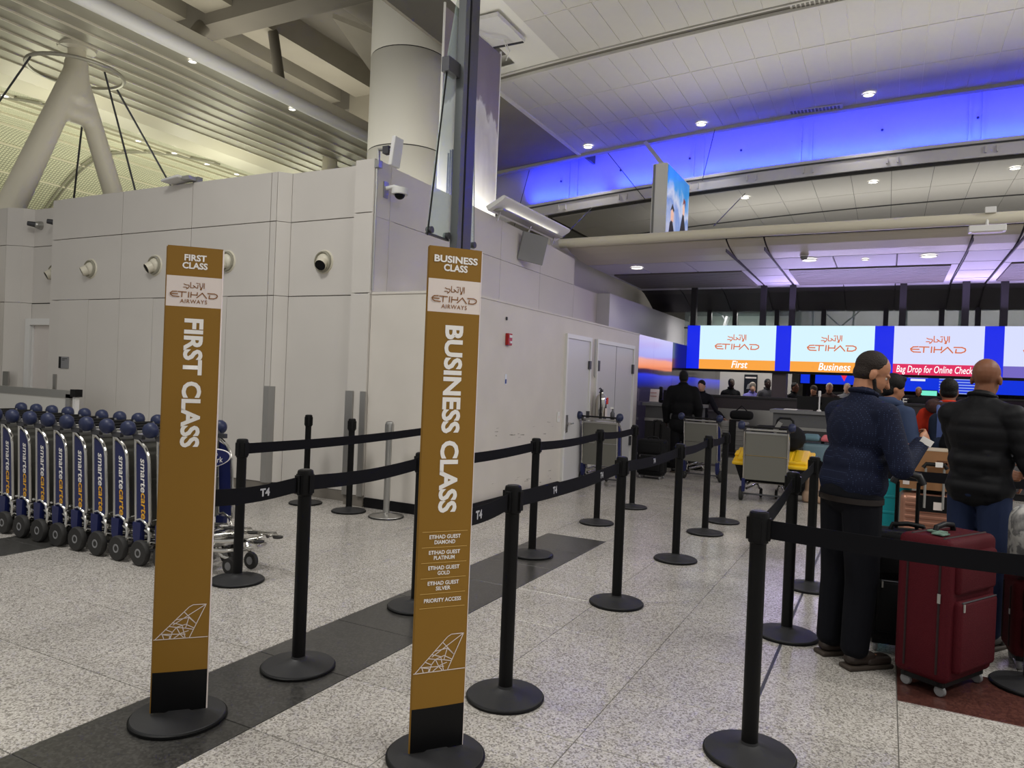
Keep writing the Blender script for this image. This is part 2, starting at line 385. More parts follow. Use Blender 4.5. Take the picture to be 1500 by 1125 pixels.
# steel corner guards
for x0, x1, y in ((-6.72, -6.64, 6.43), (-5.425, -5.32, 6.395), (-5.215, -5.14, 6.395), (-12.42, -12.27, 6.47), (-11.02, -10.95, 6.43)):
    g = MB().box((x0, y, .12), (x1, y+.02, 1.29))
    if x0 == -6.72: g.prism([(-6.64, 6.43), (-6.595, 6.485), (-6.6, 6.5), (-6.645, 6.45)], .12, 1.29, 'XY')
    lab = {-6.72: 'tall steel corner guard on the pilaster left of the first black post', -5.425: 'left of two narrow steel corner guards by the wall corner', -5.215: 'right of two narrow steel corner guards beside the white block', -12.42: 'steel corner guard at far left end of the white wall', -11.02: 'steel corner guard beside the recessed white door'}[x0]
    tag(g.build('corner_guard', M_STEEL), lab, 'corner guard', 'steel corner guards on the white wall')
# ================================================================== RIGHT BLOCK (lower block, plane x = -4) and upper wall (plane x = -5.15)
wall_right = struct(MB().box((-5.15, 6.45, .1), (-4.0, 12.62, 2.39)).build('wall_right', M_WALLR))
struct(MB().box((-5.13, 6.435, 0), (-3.985, 6.46, .11)).box((-4.02, 6.44, 0), (-3.985, 9.2, .11)).build('baseboard_right', M_BLACKPL))
MB().box((-5.14, 6.44, 2.375), (-3.99, 6.47, 2.4)).box((-4.03, 6.45, 2.375), (-3.99, 12.62, 2.4)).build('ledge_edge', M_WALLR, wall_right)
wall_up = struct(MB().box((-5.33, 6.8, 2.3), (-5.19, 13.4, 3.2)).build('wall_upper', M_JOINT))
def topz(y): return 3.87 - .0045*(y-6.45)**2
ys = [6.425, 6.72, 8.05, 9.41, 10.78, 12.23]
for a, b in zip(ys[:-1], ys[1:]):
    MB().box((-5.18, a+.003, 2.38), (-5.15, b-.003, 3.247)).build('wall_panel', M_WALL, wall_up)
    MB().prism([(a+.003, 3.253), (b-.003, 3.253), (b-.003, topz(b)), (a+.003, topz(a))], -5.18, -5.15, 'YZ').build('wall_panel', M_WALL, wall_up)
MB().box((-5.18, 12.235, 2.38), (-5.15, 13.42, 3.247)).build('wall_panel', M_WALL, wall_up)
# lilac-lit wall behind and the long bulkhead further on
struct(MB().box((-5.75, 12.2, 2.3), (-5.65, 20, 4.2)).build('wall_back_left', M_WALL))
bulk = struct(MB().box((-5.6, 13.42, 2.4), (-4.88, 22, 3.24)).build('trim_1', mat('bulkhead_grey', (190,188,192), .4)))
# doors in the right wall
def flat_door(n, y0, y1, leafs, z=2.13):
    d = struct(MB().box((-4.0, y0+.05, .02), (-3.985, y1-.05, z-.03)).build(n, mat('door_grey_white', (205,203,206), .35)))
    fr = MB().box((-4.0, y0, 0), (-3.965, y0+.05, z+.03)).box((-4.0, y1-.05, 0), (-3.965, y1, z+.03)).box((-4.0, y0+.0505, z-.03), (-3.965, y1-.0505, z+.03))
    fr.build('door_frame', M_WHITE, d); return d
d1 = flat_door('door_1', 9.27, 10.23, 1)
for z in (1.75, 1.0, .25):
    MB().box((-3.985, 10.13, z-.06), (-3.955, 10.2, z+.06)).build('hinge', M_DKSTEEL, d1)
MB().box((-3.985, 9.36, .78), (-3.97, 9.42, 1.02)).build('lock_plate', M_STEEL, d1)
MB().cyl((-3.97, 9.39, .9), (-3.92, 9.39, .9), .014).tube([(-3.92, 9.38, .9), (-3.92, 9.5, .905)], .01).build('door_handle', M_CHROME, d1)
d2 = flat_door('door_2', 10.46, 12.31, 2)
for y in (10.5, 12.2):
    for z in (1.75, .5): MB().box((-3.985, y, z-.08), (-3.955, y+.07, z+.08)).build('hinge', M_DKSTEEL, d2)
MB().box((-3.986, 11.375, .02), (-3.983, 11.385, 2.1)).build('leaf_gap', M_JOINT, d2)
# fixtures on the right wall
t = thing('fire_alarm', 'red fire alarm box high on the white block wall', 'fire alarm', (-4.0, 7.55, 1.96))
MB().rbox((0, -.05, -.07), (.045, .05, .07), .008).build('body', mat('alarm_red', (168,28,26), .4), t)
MB().box((.045, -.03, .02), (.052, .03, .05)).build('strobe_lens', M_WHITE, t); MB().box((.045, -.02, -.045), (.055, .025, -.02)).build('pull_bar', M_WHITE, t)
t = thing('wall_sticker', 'small blue and white notice sticker on the white block wall', 'sticker', (-3.999, 7.55, 1.49))
MB().box((0, -.022, -.06), (.003, .022, .06)).build('paper', mat('sticker_white', (220,224,235), .5), t)
MB().box((.003, -.018, -.052), (.004, .018, .0)).build('picture', mat('sticker_blue', (50,70,140), .5), t)
t = thing('key_box', 'tiny grey sensor box on the white wall above the red alarm', 'sensor', (-4.0, 7.5, 2.2)); MB().rbox((0,-.012,-.02),(.02,.012,.02),.005).build('body', M_DKSTEEL, t)
t = thing('wall_switch', 'small white wall plate left of the first white door', 'switch', (-4.0, 9.13, 1.0)); MB().rbox((0,-.04,-.07),(.012,.04,.07),.004).build('plate', M_WHITE, t); MB().box((.012,-.012,-.02),(.018,.012,.02)).build('rocker', M_SIGNW, t)
t = thing('extinguisher_hook', 'thin wall-mounted hook strip between the two white doors', 'bracket', (-3.96, 10.345, 1.8))
MB().tube([(0,-.02,.35),(0,-.02,-.2),(.01,0,-.23),(0,.02,-.2),(0,.02,.35)], .008).build('strip', M_ALU, t)
t = thing('fire_extinguisher', 'silver fire extinguisher with red tag hung between the white doors', 'extinguisher', (-3.86, 10.42, .93))
MB().lathe([(0,0),(.075,0),(.085,.02),(.085,.3),(.07,.36),(.035,.39),(.03,.42),(0,.42)]).build('cylinder', M_CHROME, t, True)
MB().box((-.02,-.02,.42),(.02,.02,.46)).tube([(0,0,.46),(0,-.06,.48),(0,-.1,.47)],.01).tube([(0,0,.44),(0,-.06,.43),(0,-.09,.41)],.008).build('valve_handle', M_DKSTEEL, t)
MB().tube([(0,-.02,.43),(.02,-.09,.38),(.04,-.12,.25),(.04,-.13,.08),(.03,-.125,0)],.012).build('hose', M_BLACKPL, t, True)
MB().box((.086,-.01,.24),(.09,.07,.34)).build('tag', mat('tag_red', (205,60,50), .5), t); MB().box((.0865,-.05,.05),(.088,.04,.18)).build('data_label', M_SIGNW, t)
# scuff strokes on the wall
sc = MB()
random.seed(3)
for i in range(26):
    y = random.uniform(7.3, 9.0); z = random.choice([random.uniform(.15,.3), random.uniform(.75,.95)]); l = random.uniform(.02,.12)
    sc.add([(-3.9992, y, z), (-3.9992, y+l, z+random.uniform(-.01,.01)), (-3.9992, y+l, z+.006), (-3.9992, y, z+.005)], [(0,1,2,3)])
sc.build('scuff_marks', mat('scuff', (150,145,136), .8), wall_right)
# ================================================================== RIGHT CEILING: barrel vault of narrow panels along y
def vz(x): return 7.23 - .0045*(x-3)**2
xs = [-6.6 + .365*i for i in range(36)]
cs = MB()
ex = [-6.6 + i*.73 for i in range(19)]
vv = []
for x in ex:
    for y in ((10.95 if x < -5.3 else -8), 15.75): vv += [(x, y, vz(x)+.010), (x, y, vz(x)+.2)]
cs.add(vv, [(4*i, 4*i+2, 4*i+6, 4*i+4) for i in range(18)] + [(4*i+1, 4*i+5, 4*i+7, 4*i+3) for i in range(18)] + [(4*i+2, 4*i+3, 4*i+7, 4*i+6) for i in range(18)] + [(0,1,3,2)])
ceiling = struct(cs.build('ceiling', M_CEILJ))
prow = [(6.8, 8.34), (8.34, 9.8), (9.8, 11.2), (11.5, 12.78), (12.78, 14.27), (14.27, 15.72)]
for y0, y1 in prow:
    for a, b in zip(xs[:-1], xs[1:]):
        g = .005
        if y0 < 11 and a < -5.15: continue
        MB().add([(a+g, y0+.012, vz(a+g)), (b-g, y0+.012, vz(b-g)), (b-g, y1-.012, vz(b-g)), (a+g, y1-.012, vz(a+g)), (a+g, y0+.012, vz(a+g)+.0095), (b-g, y0+.012, vz(b-g)+.0095), (b-g, y1-.012, vz(b-g)+.0095), (a+g, y1-.012, vz(a+g)+.0095)],
                 [(0,1,2,3), (4,7,6,5), (0,4,5,1), (1,5,6,2), (2,6,7,3), (3,7,4,0)]).build('ceiling_panel', M_CEIL, ceiling)
def bandx(y0, y1, dz0, dz1, x0=-6.6, x1=6.2, n=16):
    mb = MB(); vv = []
    for i in range(n+1):
        x = x0 + (x1-x0)*i/n; z = vz(x)
        vv += [(x, y0, z+dz0), (x, y1, z+dz0), (x, y1, z+dz1), (x, y0, z+dz1)]
    fs = [(4*i+a, 4*i+b, 4*i+4+b, 4*i+4+a) for i in range(n) for a, b in ((0,1),(1,2),(2,3),(3,0))] + [(0,3,2,1), (4*n, 4*n+1, 4*n+2, 4*n+3)]
    return mb.add(vv, fs)
bandx(11.2, 11.5, .002, .009).build('trough_back', M_TROUGH, ceiling)
bandx(11.36, 11.46, -.05, .009).build('trough_rail', M_CEIL, ceiling, True)
bandx(11.2, 11.235, -.02, .009).build('trough_lip', M_CEIL, ceiling)
bandx(15.72, 15.86, -.06, .1, -12, 7.5, 24).build('ceiling_edge_roll', mat('edge_cream', (188,184,168), .5), ceiling, True)
MB().add([(-6.67, 11.2, 6.86), (-6.67, 15.7, 6.8), (-10.2, 15.7, 6.5), (-10.2, 11.2, 8.6), (-6.67, 11.2, 6.96), (-6.67, 15.7, 6.9), (-10.2, 15.7, 6.6), (-10.2, 11.2, 8.7)], [(0,1,2,3),(4,7,6,5),(0,4,5,1),(1,5,6,2),(2,6,7,3),(3,7,4,0)]).build('sloping_soffit', M_CONC, ceiling)
MB().box((-6.66, 11.2, vz(-6.6)-.03), (-6.58, 15.8, vz(-6.6)+.12)).build('ceiling_side_edge', M_CEILJ, ceiling)
# perforated air grilles beside the trough and the edge
def grille(x0, x1, y0, y1, lab):
    t = thing('air_grille', lab, 'grille', ((x0+x1)/2, (y0+y1)/2, vz((x0+x1)/2)-.02))
    w, l = (x1-x0)/2, (y1-y0)/2
    MB().box((-w, -l, 0), (w, l, .02)).build('frame', M_CEIL, t)
    n = 14
    for i in range(n):
        a = -w+.03+(2*w-.06)*i/n
        MB().box((a, -l+.02, -.006), (a+.04, -.01, .001)).box((a, .01, -.006), (a+.04, l-.02, .001)).build('slot', M_TROUGH, t)
grille(-1.5, -.55, 11.2, 11.42, 'slotted air grille beside the long ceiling trough')
grille(-2.0, -1.0, 15.5, 15.7, 'slotted air grille at the ceiling edge above the blue cove')
# downlights
def downlight(x, y, z, lab, r=.11, e=40):
    t = thing('downlight', lab, 'downlight', (x, y, z), 0, 'round recessed downlights')
    MB().lathe([(r*.82, 0), (r, 0), (r, -.012), (r*.85, -.016), (r*.8, -.004)], caps=False).build('trim_ring', M_WHITE, t, True)
    MB().lathe([(0, -.002), (r*.84, -.002)]).build('lens', M_LAMP, t)
    if e: spot('downlight_lamp', (x, y, z-.03), e)
for x, y, lab in ((-6.25, 15.33, 'ceiling downlight above the left end of the blue cove'), (-3.7, 15.3, 'ceiling downlight right of the hanging screen bracket'), (-.54, 15.24, 'ceiling downlight above the middle of the blue cove')):
    downlight(x, y, vz(x)-.02, lab, e=45)
# square access plate where the banner hangs
t = thing('ceiling_plate', 'white square plate with cable loops above the cloud banner', 'ceiling plate', (-5.6, 9.75, 6.86))
MB().box((-.3, -.45, -.04), (.3, .45, .02)).build('plate', M_WHITE, t); MB().box((-.25, .40, -.05), (.28, .45, -.04)).build('shadow_gap', M_DKSTEEL, t)
MB().tube([(-.28,-.3,-.05),(-.1,-.1,-.14),(.1,.1,-.12),(.1,.3,-.25)], .008).tube([(.05,.25,-.05),(.1,.32,-.2),(0,.4,-.3)], .007).build('cable_loop', M_WHITE, t)
# ================================================================== BLUE COVE, BEAM, SECOND CEILING
bandx(15.78, 16.78, .42, .5, -13, 8, 28).build('cove_top', M_CEIL, ceiling)
cove = struct(bandx(16.7, 16.78, -1.3, .5, -13, 8, 28).build('trim_2', mat('cove_white', (215,213,218), .6)))
for x in (-10.4, -7.3, -4.2, -1.9, 1.2, 4.3):
    for dx in (0, .22):
        MB().box((x+dx, 16.66, vz(x)-1.2), (x+dx+.045, 16.7, vz(x)+.42)).build('cove_rib', MATS['cove_white'], cove)
for x in (-9, -7.2, -5.7, -4.1, -3.0, -1.8, -.3, 1.3, 2.8):
    MB().cyl((x*1.04, 16.69, vz(x)-.26), (x*1.04, 16.67, vz(x)-.26), .024).build('sprinkler_head', M_DKSTEEL, cove)
beam = struct(bandx(15.72, 15.8, -1.3, -.98, -13, 8, 28).build('trim_3', mat('beam_grey', (232,229,232), .5)))
bandx(15.8, 16.75, -1.3, -1.24, -13, 8, 28).build('beam_floor', MATS['beam_grey'], beam)
bandx(15.70, 15.73, -1.08, -1.05, -13, 8, 28).build('beam_groove', M_DKSTEEL, beam)
for x in (-10.2, -7.1, -5.6, -4.0, -2.8, -1.7, -.2, 1.4, 2.9, 4.5):
    for dx in (0, .18): MB().box((x+dx, 15.66, vz(x)-1.24), (x+dx+.025, 15.72, vz(x)-1.12)).build('beam_bracket', MATS['beam_grey'], beam)
ceil2 = struct(bandx(15.8, 24, -1.36, -1.3, -7.4, 8, 28).build('ceiling_lower', M_JOINT))
x = -7.3; 
while x < 7.4:
    for y0, y1 in ((15.82, 17.3), (17.3, 18.6), (18.75, 19.9), (19.9, 21.4)):
        zz = vz(x+.3)-1.36
        za, zb = vz(x)-1.37, vz(x+.72)-1.37
        MB().add([(x+.004, y0+.008, za), (x+.716, y0+.008, zb), (x+.716, y1-.008, zb), (x+.004, y1-.008, za), (x+.004, y0+.008, za+.02), (x+.716, y0+.008, zb+.02), (x+.716, y1-.008, zb+.02), (x+.004, y1-.008, za+.02)], [(0,1,2,3), (4,7,6,5), (0,4,5,1), (1,5,6,2), (2,6,7,3), (3,7,4,0)]).build('ceiling_panel', M_CEIL, ceil2)
    x += .72
for x, y, lab in ((-2.95, 16.45, 'downlight on the lower ceiling right of the hanging screen'), (-.43, 16.4, 'downlight on the lower ceiling under the middle of the beam'), (1.96, 16.4, 'downlight on the lower ceiling at the right edge of view'), (-5.1, 16.9, 'downlight on the lower ceiling left of the hanging screen')):
    downlight(x, y, vz(x)-1.385, lab, r=.1, e=18)
# wires from beam down to canopy and wall
def wire(p0, p1, lab, r=.008):
    tag(MB().tube([p0, p1], r, 6).build('suspension_rod', M_DKSTEEL), lab, 'cable', 'thin suspension rods')
wire((-7.9, 15.7, 6.55), (-8.2, 15.6, 5.2), 'thin rod hanging in front of the blue cove beside the banner')
wire((-5.9, 15.7, 6.75), (-4.95, 15.6, 5.6), 'thin rod crossing the blue cove left of the hanging screen')
wire((-3.5, 15.7, 7.0), (-3.7, 15.6, 5.9), 'thin rod crossing the blue cove right of the hanging screen')
wire((-6.2, 15.6, 5.5), (-5.25, 11.86, 4.05), 'thin rod from the beam down to the left end of the white tube')
wire((-2.8, 15.6, 5.55), (-2.6, 11.88, 4.1), 'thin rod from the lower ceiling down to the white tube')
# far walls closing the hall
struct(MB().box((-34, 26, -.1), (14, 26.2, 12)).build('wall_far', mat('far_wall', (120,118,116), .8, var=.1)))
struct(MB().box((-34, -8, -.1), (-33.8, 26, 12)).build('wall_side_left', mat('side_wall_left', (150,148,136), .8, var=.1)))
# ================================================================== CANOPY over the check-in desks
cprof = [(12.03, 3.95), (12.35, 3.86), (12.75, 3.79), (13.2, 3.755)]
canopy = struct(MB().prism([(12.03, 4.0), (12.6, 4.12), (17.9, 4.12), (17.9, 3.35), (17.85, 3.33), (17.4, 3.52), (16.95, 3.68), (16.6, 3.745), (13.2, 3.775), (12.75, 3.81), (12.35, 3.88)], -5.3, 9.4, 'YZ').build('ceiling_canopy', M_DARKCAN))
tag(MB().tube([(-5.35, 12.0, 3.97), (-2, 12.0, 4.0), (9.4, 12.0, 4.0)], .085, 16).build('canopy_tube', M_CREAM, canopy, True))
bays = [(-5.28, -2.45), (-1.85, 1.0), (1.6, 4.45), (5.05, 7.9)]; strips = [(-2.45, -1.85), (1.0, 1.6), (4.45, 5.05)]
def slab_y(x0, x1, prof, t, name, m, smooth=False):
    poly = prof + [(y, z+t) for y, z in reversed(prof)]
    return MB().prism(poly, x0, x1, 'YZ').build(name, m, canopy, smooth)
for x0, x1 in bays:
    slab_y(x0+.01, x1-.01, [(12.14, 3.91), (12.22, 3.885), (12.4, 3.84), (12.75, 3.785), (13.15, 3.757)], .02, 'fascia_panel', M_CREAM)
    n = 3
    for i in range(n):
        a = x0+(x1-x0)*i/n; b = x0+(x1-x0)*(i+1)/n
        slab_y(a+.012, b-.012, [(13.18, 3.755), (14.3, 3.745)], .02, 'soffit_panel', M_LILAC)
    slab_y(x0+.02, x0+.12, [(14.32, 3.74), (16.6, 3.72)], .02, 'soffit_margin', M_LILAC)
    slab_y(x1-.12, x1-.02, [(14.32, 3.74), (16.6, 3.72)], .02, 'soffit_margin', M_LILAC)
    for k in range(13):
        y = 14.36+k*.148
        MB().box((x0+.13, y, 3.722-.004*k*.5), (x1-.13, y+.125, 3.75)).build('soffit_slat', M_CORR, canopy)
    for i in range(3):
        a = x0+(x1-x0)*i/3; b = x0+(x1-x0)*(i+1)/3
        slab_y(a+.01, b-.01, [(16.34, 3.715), (16.62, 3.705)], .02, 'soffit_panel', M_LILAC)
        slab_y(a+.01, b-.01, [(16.65, 3.70), (16.95, 3.65), (17.4, 3.49), (17.85, 3.31)], .02, 'tail_panel', M_DARKCAN)
for x0, x1 in strips:
    slab_y(x0+.02, x1-.02, [(12.14, 3.91), (12.22, 3.885), (12.4, 3.84), (12.75, 3.785), (13.15, 3.757)], .02, 'fascia_panel', M_CREAM)
    for a, b in ((13.18, 14.1), (14.12, 15.0), (15.02, 15.9), (15.92, 16.62)):
        slab_y(x0+.03, x1-.03, [(a, 3.757-.012*(a-13.18)), (b-.02, 3.757-.012*(b-13.18))], .02, 'soffit_panel', M_LILAC)
    slab_y(x0+.03, x1-.03, [(16.65, 3.70), (16.95, 3.65), (17.4, 3.49), (17.85, 3.31)], .02, 'tail_panel', M_DARKCAN)
    for xx in (x0-.012, x1-.008):
        MB().box((xx+.003, 12.2, 3.728), (xx+.017, 16.65, 3.78)).build('dark_rail', M_DARKCAN, canopy)
for x, y, lab, r in ((-4.4, 13.55, 'canopy downlight nearest the white wall', .13), (-1.28, 13.35, 'canopy downlight above the Business screen', .13), (.5, 13.4, 'canopy downlight above the Bag Drop screen', .13), (2.4, 13.4, 'canopy downlight at the far right of the canopy', .13), (-.42, 13.5, 'small glowing canopy fitting between two bright downlights', .06)):
    downlight(x, y, 3.742, lab, r=r, e=14 if r > .1 else 3)  # the small fitting also gets a glowing lens and a weak lamp
t = thing('smoke_detector', 'dome detector on the canopy beside the downlight above Business', 'detector', (-1.33, 13.0, 3.755)); MB().lathe([(.06,0),(.06,-.03),(.045,-.06),(0,-.075)]).build('dome', M_GREY, t, True); MB().lathe([(.07,.005),(.07,-.012)]).build('base_ring', M_WHITE, t)
t = thing('canopy_speaker', 'white box light clipped under the white canopy tube', 'light box', (1.13, 11.9, 3.88)); MB().rbox((-.22,-.08,-.09),(.22,.08,0),.01).build('body', M_WHITE, t); MB().tube([(0,.02,0),(0,.04,.1)],.02).build('bracket', M_WHITE, t); MB().box((-.18,-.06,-.1),(.18,.06,-.088)).build('diffuser', M_SIGNW, t); MB().box((-.03,-.02,.18),(.1,.06,.26)).build('junction_box', M_WHITE, t)
# ================================================================== LEFT HALL: slatted canopy, mesh vault, Y column, concrete
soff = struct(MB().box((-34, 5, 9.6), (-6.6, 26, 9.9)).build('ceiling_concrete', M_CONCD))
for x0, x1 in ((-13.2, -12.4), (-14.3, -13.8), (-16.2, -15.4), (-10.3, -8.9), (-18.5, -17.9)):
    MB().box((x0, 5, 9.0), (x1, 26, 9.62)).build('concrete_beam', M_CONC, soff)
for y0, y1 in ((10.6, 11.2), (15.6, 16.1), (20, 20.6)):
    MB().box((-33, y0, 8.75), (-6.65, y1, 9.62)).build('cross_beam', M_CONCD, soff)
MB().box((-13.4, 15.5, 7.35), (-6.7, 15.9, 9.62)).build('bulkhead', M_CONC, soff)
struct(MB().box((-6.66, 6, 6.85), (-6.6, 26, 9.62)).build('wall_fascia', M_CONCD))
MB().tube([(-12.4, 9.2, 7.2), (-13.6, 11.0, 9.1)], .16).build('strut', M_CONCD, soff, True); MB().tube([(-11.6, 11.3, 7.2), (-12.6, 11.9, 9.2)], .12).build('strut', M_CONCD, soff, True)
can2 = struct(MB().box((-14.7, 3.5, 7.16), (-11.25, 25, 7.25)).build('ceiling_slatted', M_SLAT))
MB().tube([(-11.2, 3.5, 7.08), (-11.2, 25, 7.08)], .13, 16).build('edge_tube', M_WHITE, can2, True)
MB().box((-11.3, 3.5, 7.1), (-11.15, 25, 7.42)).build('edge_channel', M_CREAM, can2)
for i in range(8):
    x0 = -11.38 - i*.42
    MB().add([(x0, 3.5, 7.10), (x0-.37, 3.5, 7.03), (x0-.37, 25, 7.03), (x0, 25, 7.10), (x0, 3.5, 7.16), (x0-.37, 3.5, 7.16), (x0-.37, 25, 7.16), (x0, 25, 7.16)], [(0,1,2,3),(4,7,6,5),(0,4,5,1),(1,5,6,2),(2,6,7,3),(3,7,4,0)]).build('soffit_slat', M_SLAT, can2)
    MB().box((x0-.40, 3.5, 7.0), (x0-.375, 25, 7.16)).build('slat_rib', M_CREAM, can2)
def smalllight(x, y, z, lab):
    t = thing('downlight', lab, 'downlight', (x, y, z), 0, 'round recessed downlights'); MB().lathe([(.06,0),(.08,0),(.08,-.01),(.06,-.012)], caps=False).build('trim_ring', M_WHITE, t); MB().lathe([(0,-.004),(.065,-.004)]).build('lens', M_LAMP, t)
smalllight(-11.5, 9.0, 7.05, 'single downlight in the slatted canopy left of the concrete struts')
smalllight(-11.5, 11.5, 7.05, 'single downlight in the slatted canopy nearer the round column')
# inner bright ceiling and perforated mesh vault
M_MESH = bpy.data.materials.new('perforated_mesh'); M_MESH.use_nodes = True
nt = M_MESH.node_tree; b = nt.nodes['Principled BSDF']; ge = nt.nodes.new('ShaderNodeTexCoord')
br = nt.nodes.new('ShaderNodeTexBrick'); br.offset = 0; br.inputs['Scale'].default_value = 1.0; br.inputs['Brick Width'].default_value = .085; br.inputs['Row Height'].default_value = .085; br.inputs['Mortar Size'].default_value = .012
br.inputs['Color1'].default_value = lin(222,220,196); br.inputs['Color2'].default_value = lin(214,212,188); br.inputs['Mortar'].default_value = lin(150,150,130)
nt.links.new(ge.outputs['UV'], br.inputs['Vector']); nt.links.new(br.outputs['Color'], b.inputs['Base Color']); b.inputs['Roughness'].default_value = .5
prof = [(-14.7, 7.2), (-15.3, 6.95), (-16.2, 7.0)]
inner = struct(MB().prism(prof + [(x, z+.06) for x, z in reversed(prof)], 3.5, 25.5, 'XZ').build('ceiling_inner', M_CREAM))
vp = []; s_ = 0.0
for i in range(25):
    a = i/24; x = -16.2 - 11.8*a; z = 7.0 + .75*math.sin(PI*min(a*1.25, 1)) - 5.2*max(0, a-.42)**1.6*2.2
    vp.append((x, z))
me = bpy.data.meshes.new('ceiling_mesh'); vv = []; 
YS = [3.0 + 1.15*i for i in range(20)]
for x, z in vp:
    for y in YS: vv.append((x, y, z))
n = len(YS)
fs = [(i*n+j, i*n+j+1, (i+1)*n+j+1, (i+1)*n+j) for i in range(24) for j in range(n-1)]
me.from_pydata(vv, [], fs); me.materials.append(M_MESH)
uvl = me.uv_layers.new(name='UVMap'); arc = [0]
for (a, b_) in zip(vp[:-1], vp[1:]): arc.append(arc[-1]+math.hypot(b_[0]-a[0], b_[1]-a[1]))
for lp in me.loops:
    vi = lp.vertex_index; uvl.data[lp.index].uv = (arc[vi//n], vv[vi][1])
vault = struct(link('ceiling_mesh', me))
for i in range(2, 24, 2):
    x, z = vp[i]; MB().box((x-.03, 3, z-.06), (x+.03, 25, z-.005)).build('vault_seam', M_CREAM, vault)
for y in (4.5, 9.0, 13.5, 18):
    for dy in (0, .14):
        MB().tube([(x, y+dy, z-.05) for x, z in vp], .03, 6).build('vault_rib', M_SLAT, vault)
ORD = ['first','second','third','fourth','fifth','sixth','seventh','eighth','ninth','tenth','eleventh','twelfth']
for i in range(12):
    y = 7.4+i*1.0
    t = thing('vault_spotlight', ORD[i]+' tiny spotlight from the left in the row along the mesh vault', 'spotlight', (-16.4, y, 6.9), 0, 'spotlights along the mesh vault'); MB().lathe([(0,0),(.055,0)]).build('lens', M_LAMP, t); MB().lathe([(.05,.01),(.08,.01),(.08,-.005),(.058,-.005)], caps=False).build('trim_ring', M_WHITE, t)
# the forked column carrying the slatted canopy
t = thing('forked_column', 'white forked steel column with two splayed legs behind the white wall', 'column', (-13.0, 7.8, 0))
mb = MB(); A = Vector((0, 0, 6.55))
mb.cap((0, -.06, 6.5), (0, -1.9, 1.6), .2, .26, 20).cap((0, .06, 6.5), (0, 1.95, 1.6), .17, .22, 20).cap((0, -.25, 5.9), (0, .25, 5.9), .2, .2, 16).cap((0, 0, 6.2), (0, 0, 6.75), .26, .2, 16).cap((0, 0, 6.7), (0, 0, 7.05), .16, .16, 16)
o = mb.build('leg_fork', M_CREAM, t)
t['_rm'] = 1
FORK = (o, t)
MB().tube([(.75*math.cos(a)*1.0, .75*math.sin(a), 6.62) for a in [2*PI*i/36 for i in range(37)]], .035, 8).build('cable_ring', M_SLAT, t, True)
MB().cyl((0, 0, 7.0), (0, 0, 7.16), .3, .34, 24).build('top_plate', M_CREAM, t)
for k, p in enumerate([((0, -.75, 6.62), (-4.6, -.85, 3.2)), ((0, .75, 6.62), (.4, 3.3, 3.0)), ((-.5, .5, 6.62), (-2.5, 1.4, 3.0)), ((.5, .2, 6.62), (1.2, .9, 3.0))]):
    MB().tube(p, .018, 6).build('stay_cable', M_DKSTEEL, t)
t = thing('column_capital', 'second canopy support seen over the wall beside the round column', 'column', (-13.2, 14.6, 0))
MB().cap((0,-.1,6.4),(0,-1.2,2.0),.2,.24).cap((0,.1,6.4),(0,1.3,2.0),.2,.24).cap((0,0,6.3),(0,0,7.1),.24,.2).build('leg_fork', M_CREAM, t, True)
MB().tube([(.7*math.cos(a), .7*math.sin(a), 6.5) for a in [2*PI*i/28 for i in range(29)]], .035, 8).build('cable_ring', M_SLAT, t, True)
# ================================================================== ROUND COLUMN, BANNER, MAST
t = thing('round_column', 'massive round white column rising behind the wall corner', 'column', (-7.5, 10.19, 0))
zz = [0, 2.0, 3.62, 5.25, 6.86, 8.5, 9.6]
for a, b_ in zip(zz[:-1], zz[1:]):
    MB().lathe([(.66, a+.01), (.665, a+.02), (.665, b_-.02), (.66, b_-.01)], n=56).build('cladding_drum', mat('column_white', (205,202,192), .5, var=.015, vscale=.8), t, True)
MB().lathe([(.652, 0), (.652, 9.6)], n=40).build('core', M_JOINT, t)
t = thing('cloud_banner', 'tall hanging banner printed with grey sky and white cloud', 'banner', (-5.85, 9.55, 3.95))
M_SKYP = ramp_mat('banner_print', [(0, (235,233,228)), (.28, (225,222,218)), (.42, (206,202,200)), (.55, (226,224,222)), (.585, (150,140,146)), (.7, (138,128,136)), (1, (126,117,126))], 'Z', 0, 2.85, .75, 1.1, stretch=(1, 1.6, .8))
MB().box((-.01, -.82, 0), (.01, .86, 2.85)).build('fabric', M_SKYP, t)
for y in (-.83, .86): MB().tube([(0, y, -.1), (0, y, 2.9)], .018).build('side_pole', M_WHITE, t)
bl = MB(); random.seed(5)
for i in range(7): 
    a = -.62+i*.055; bl.box((.011, a, .0), (.0125, a+.045, .75+random.uniform(-.25, .25)+(.3 if i == 3 else 0)))
bl.build('printed_skyline', mat('skyline_print', (72,70,110), .5, var=.3, vscale=20), t)
t = thing('glass_mast', 'dark grey steel mast with glass fin standing on the white block corner', 'mast', (-4.14, 6.65, 2.4))
MB().box((-.05, -.03, 0), (.05, .13, 4.55)).build('mast_post', mat('mast_grey', (82,82,86), .4, metal=.3), t)
MB().box((-.03, -.055, 0), (.03, -.035, 4.55)).build('mast_slot', M_BLACKPL, t)
MB().box((-.045, -.14, 0), (.045, -.06, 4.55)).build('mast_rail', mat('mast_glassrail', (96,99,101), .45, metal=.2), t)
MB().prism([(-.54, .54), (.39, .54), (.19, 3.3), (-.10, 3.3), (-.31, 2.33)], -.075, -.063, 'YZ').build('glass_fin', M_GLASS, t)
MB().tube([(-.06, -.54, .52), (-.06, -.29, 2.35)], .009, 8).build('brace_rod', M_BLACK, t)
MB().tube([(-.06, .39, .54), (-.06, .20, 3.2)], .005, 6).build('glass_edge', M_GREY, t)
